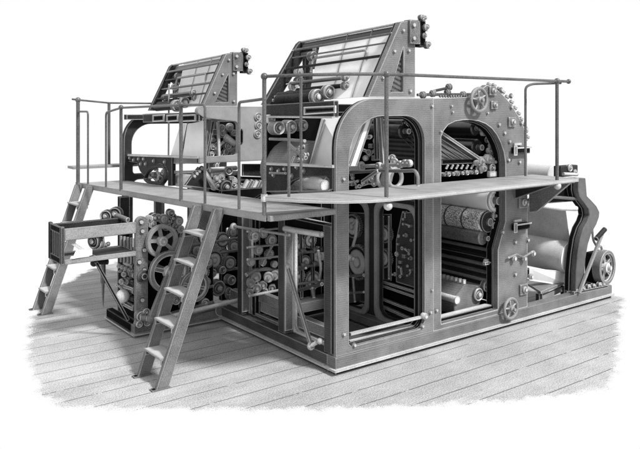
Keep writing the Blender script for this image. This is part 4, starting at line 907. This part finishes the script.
MB().box(*(px(592, 280, Y=.2)[0], px(605, 280, Y=.2)[0]), .16, .3, ZB + .001, .50).build('drum_bracket', 'black', RS, bevel=.01)
for u, v, r in ((583, 289, .05), (589, 287, .04), (594, 286, .035), (600, 285, .04), (604, 285, .03), (577, 291, .03)): disc(RS, at(u, v, Y=.0), (0, -1, 0), r * .8, .03, 'boss', 'mid')
MB().beam(at(573, 293, Y=.0), at(607, 286, Y=.0), .03, .03).build('foot_bar', 'dark', RS)
# box under the reel
BX = MB()
st_ = thing('reel_step', (3.1, .2, ZB), 'low flat iron platform on feet below the paper reel', 'platform')
q = [at(u, v, Z=.225) for u, v in ((541, 291.5), (569, 280))] + [at(560, 273, Z=.225), at(524, 281, Z=.225)]
MB().plate([(p_.x, p_.y) for p_ in q], [], 'XY', .195, .225).build('top', 'frame', st_, bevel=.004)
for t in (.05, .93):
    p_ = q[0].lerp(q[1], t); MB().box(p_.x - .03, p_.x + .03, p_.y + .02, p_.y + .07, .053, .1945).build('leg', 'dark', st_)
MB().beam(q[0] + Vector((.05, .05, -.10)), q[1] + Vector((-.05, .05, -.10)), .03, .05).build('apron', 'deck', st_)
# reel: spindle, roll and the web climbing from it
xr, zr = at(570.5, 257, Y=.2).x, at(570.5, 257, Y=.2).z
RL = thing('paper_reel', (xr, .7, zr), 'grey paper reel mounted low in the stand at right, its web climbing up', 'paper reel')
rr = (at(572, 241, Y=.2).z - at(572, 273, Y=.2).z) / 2
MB().lathe((xr - .05, .18, zr), (0, 1, 0), [(0, .05), (0, rr * .97), (.01, rr), (1.2, rr), (1.2, .05)], 48).build('roll', 'reel', RL)
MB().band((xr - .05, .172, zr), (0, 1, 0), .045, rr * .96, .012).build('roll_end', 'paper', RL)
MB().cyl((xr - .05, .13, zr), (xr - .05, 1.42, zr), .042, 16).build('spindle', 'dark', RL)
zt_ = at(575, 208, Y=.2).z
quad_sheet('web', (xr - .05 + rr * .2, .2, zr + rr * .97), (xr - .05 + rr * .2, 1.38, zr + rr * .97), (xr - .1, 1.38, zt_), (xr - .1, .2, zt_), 'reel', RL)
quad_sheet('loose_sheet', at(529, 268, Y=.25), at(529, 280, Y=.3), at(573, 287, Y=.22), at(573, 272, Y=.22), 'paper', RL)
# spare reel behind the stand
xs, zs = at(548, 168, Y=.9).x, at(548, 172, Y=.9).z
SR = tag(MB().lathe((xs - .25, .62, zs - .02), (0, 1, 0), [(0, .03), (0, .13), (.01, .14), (.75, .14), (.75, .03)], 36).build('paper_reel', 'reel', None), 'pale paper roll lying high behind the walkway end at right', 'paper reel')

# former sheets in the front arch
FS = thing('paper_sheet', (.3, .4, 1.7), 'white slanting paper sheet running down through the front arch', 'paper sheet')
quad_sheet('sheet', at(368, 115, Y=.14), at(322, 117.5, X=.30), at(309, 167, X=.30), at(350, 167, Y=.14), 'paper', FS)
quad_sheet('sheet_edge', at(372, 115, Y=.12), at(368.5, 115, Y=.12), at(350.5, 166, Y=.12), at(355.5, 166, Y=.12), 'paper', FS)
MB().beam(at(367.5, 115, Y=.115), at(349.5, 164, Y=.115), .014, .012, (0, 1, 0)).beam(at(373, 115, Y=.115), at(356, 166, Y=.115), .016, .012, (0, 1, 0)).build('guide_tape', 'dark', FS)
MB().beam(at(325, 119, X=.27), at(311, 165, X=.27), .02, .012, (1, 0, 0)).build('guide_tape', 'mid', FS)

# ------------------------------------------------------------------ render settings
scn.render.engine = 'CYCLES'
scn.cycles.max_bounces = 6; scn.cycles.diffuse_bounces = 3; scn.cycles.transparent_max_bounces = 8
scn.render.film_transparent = False
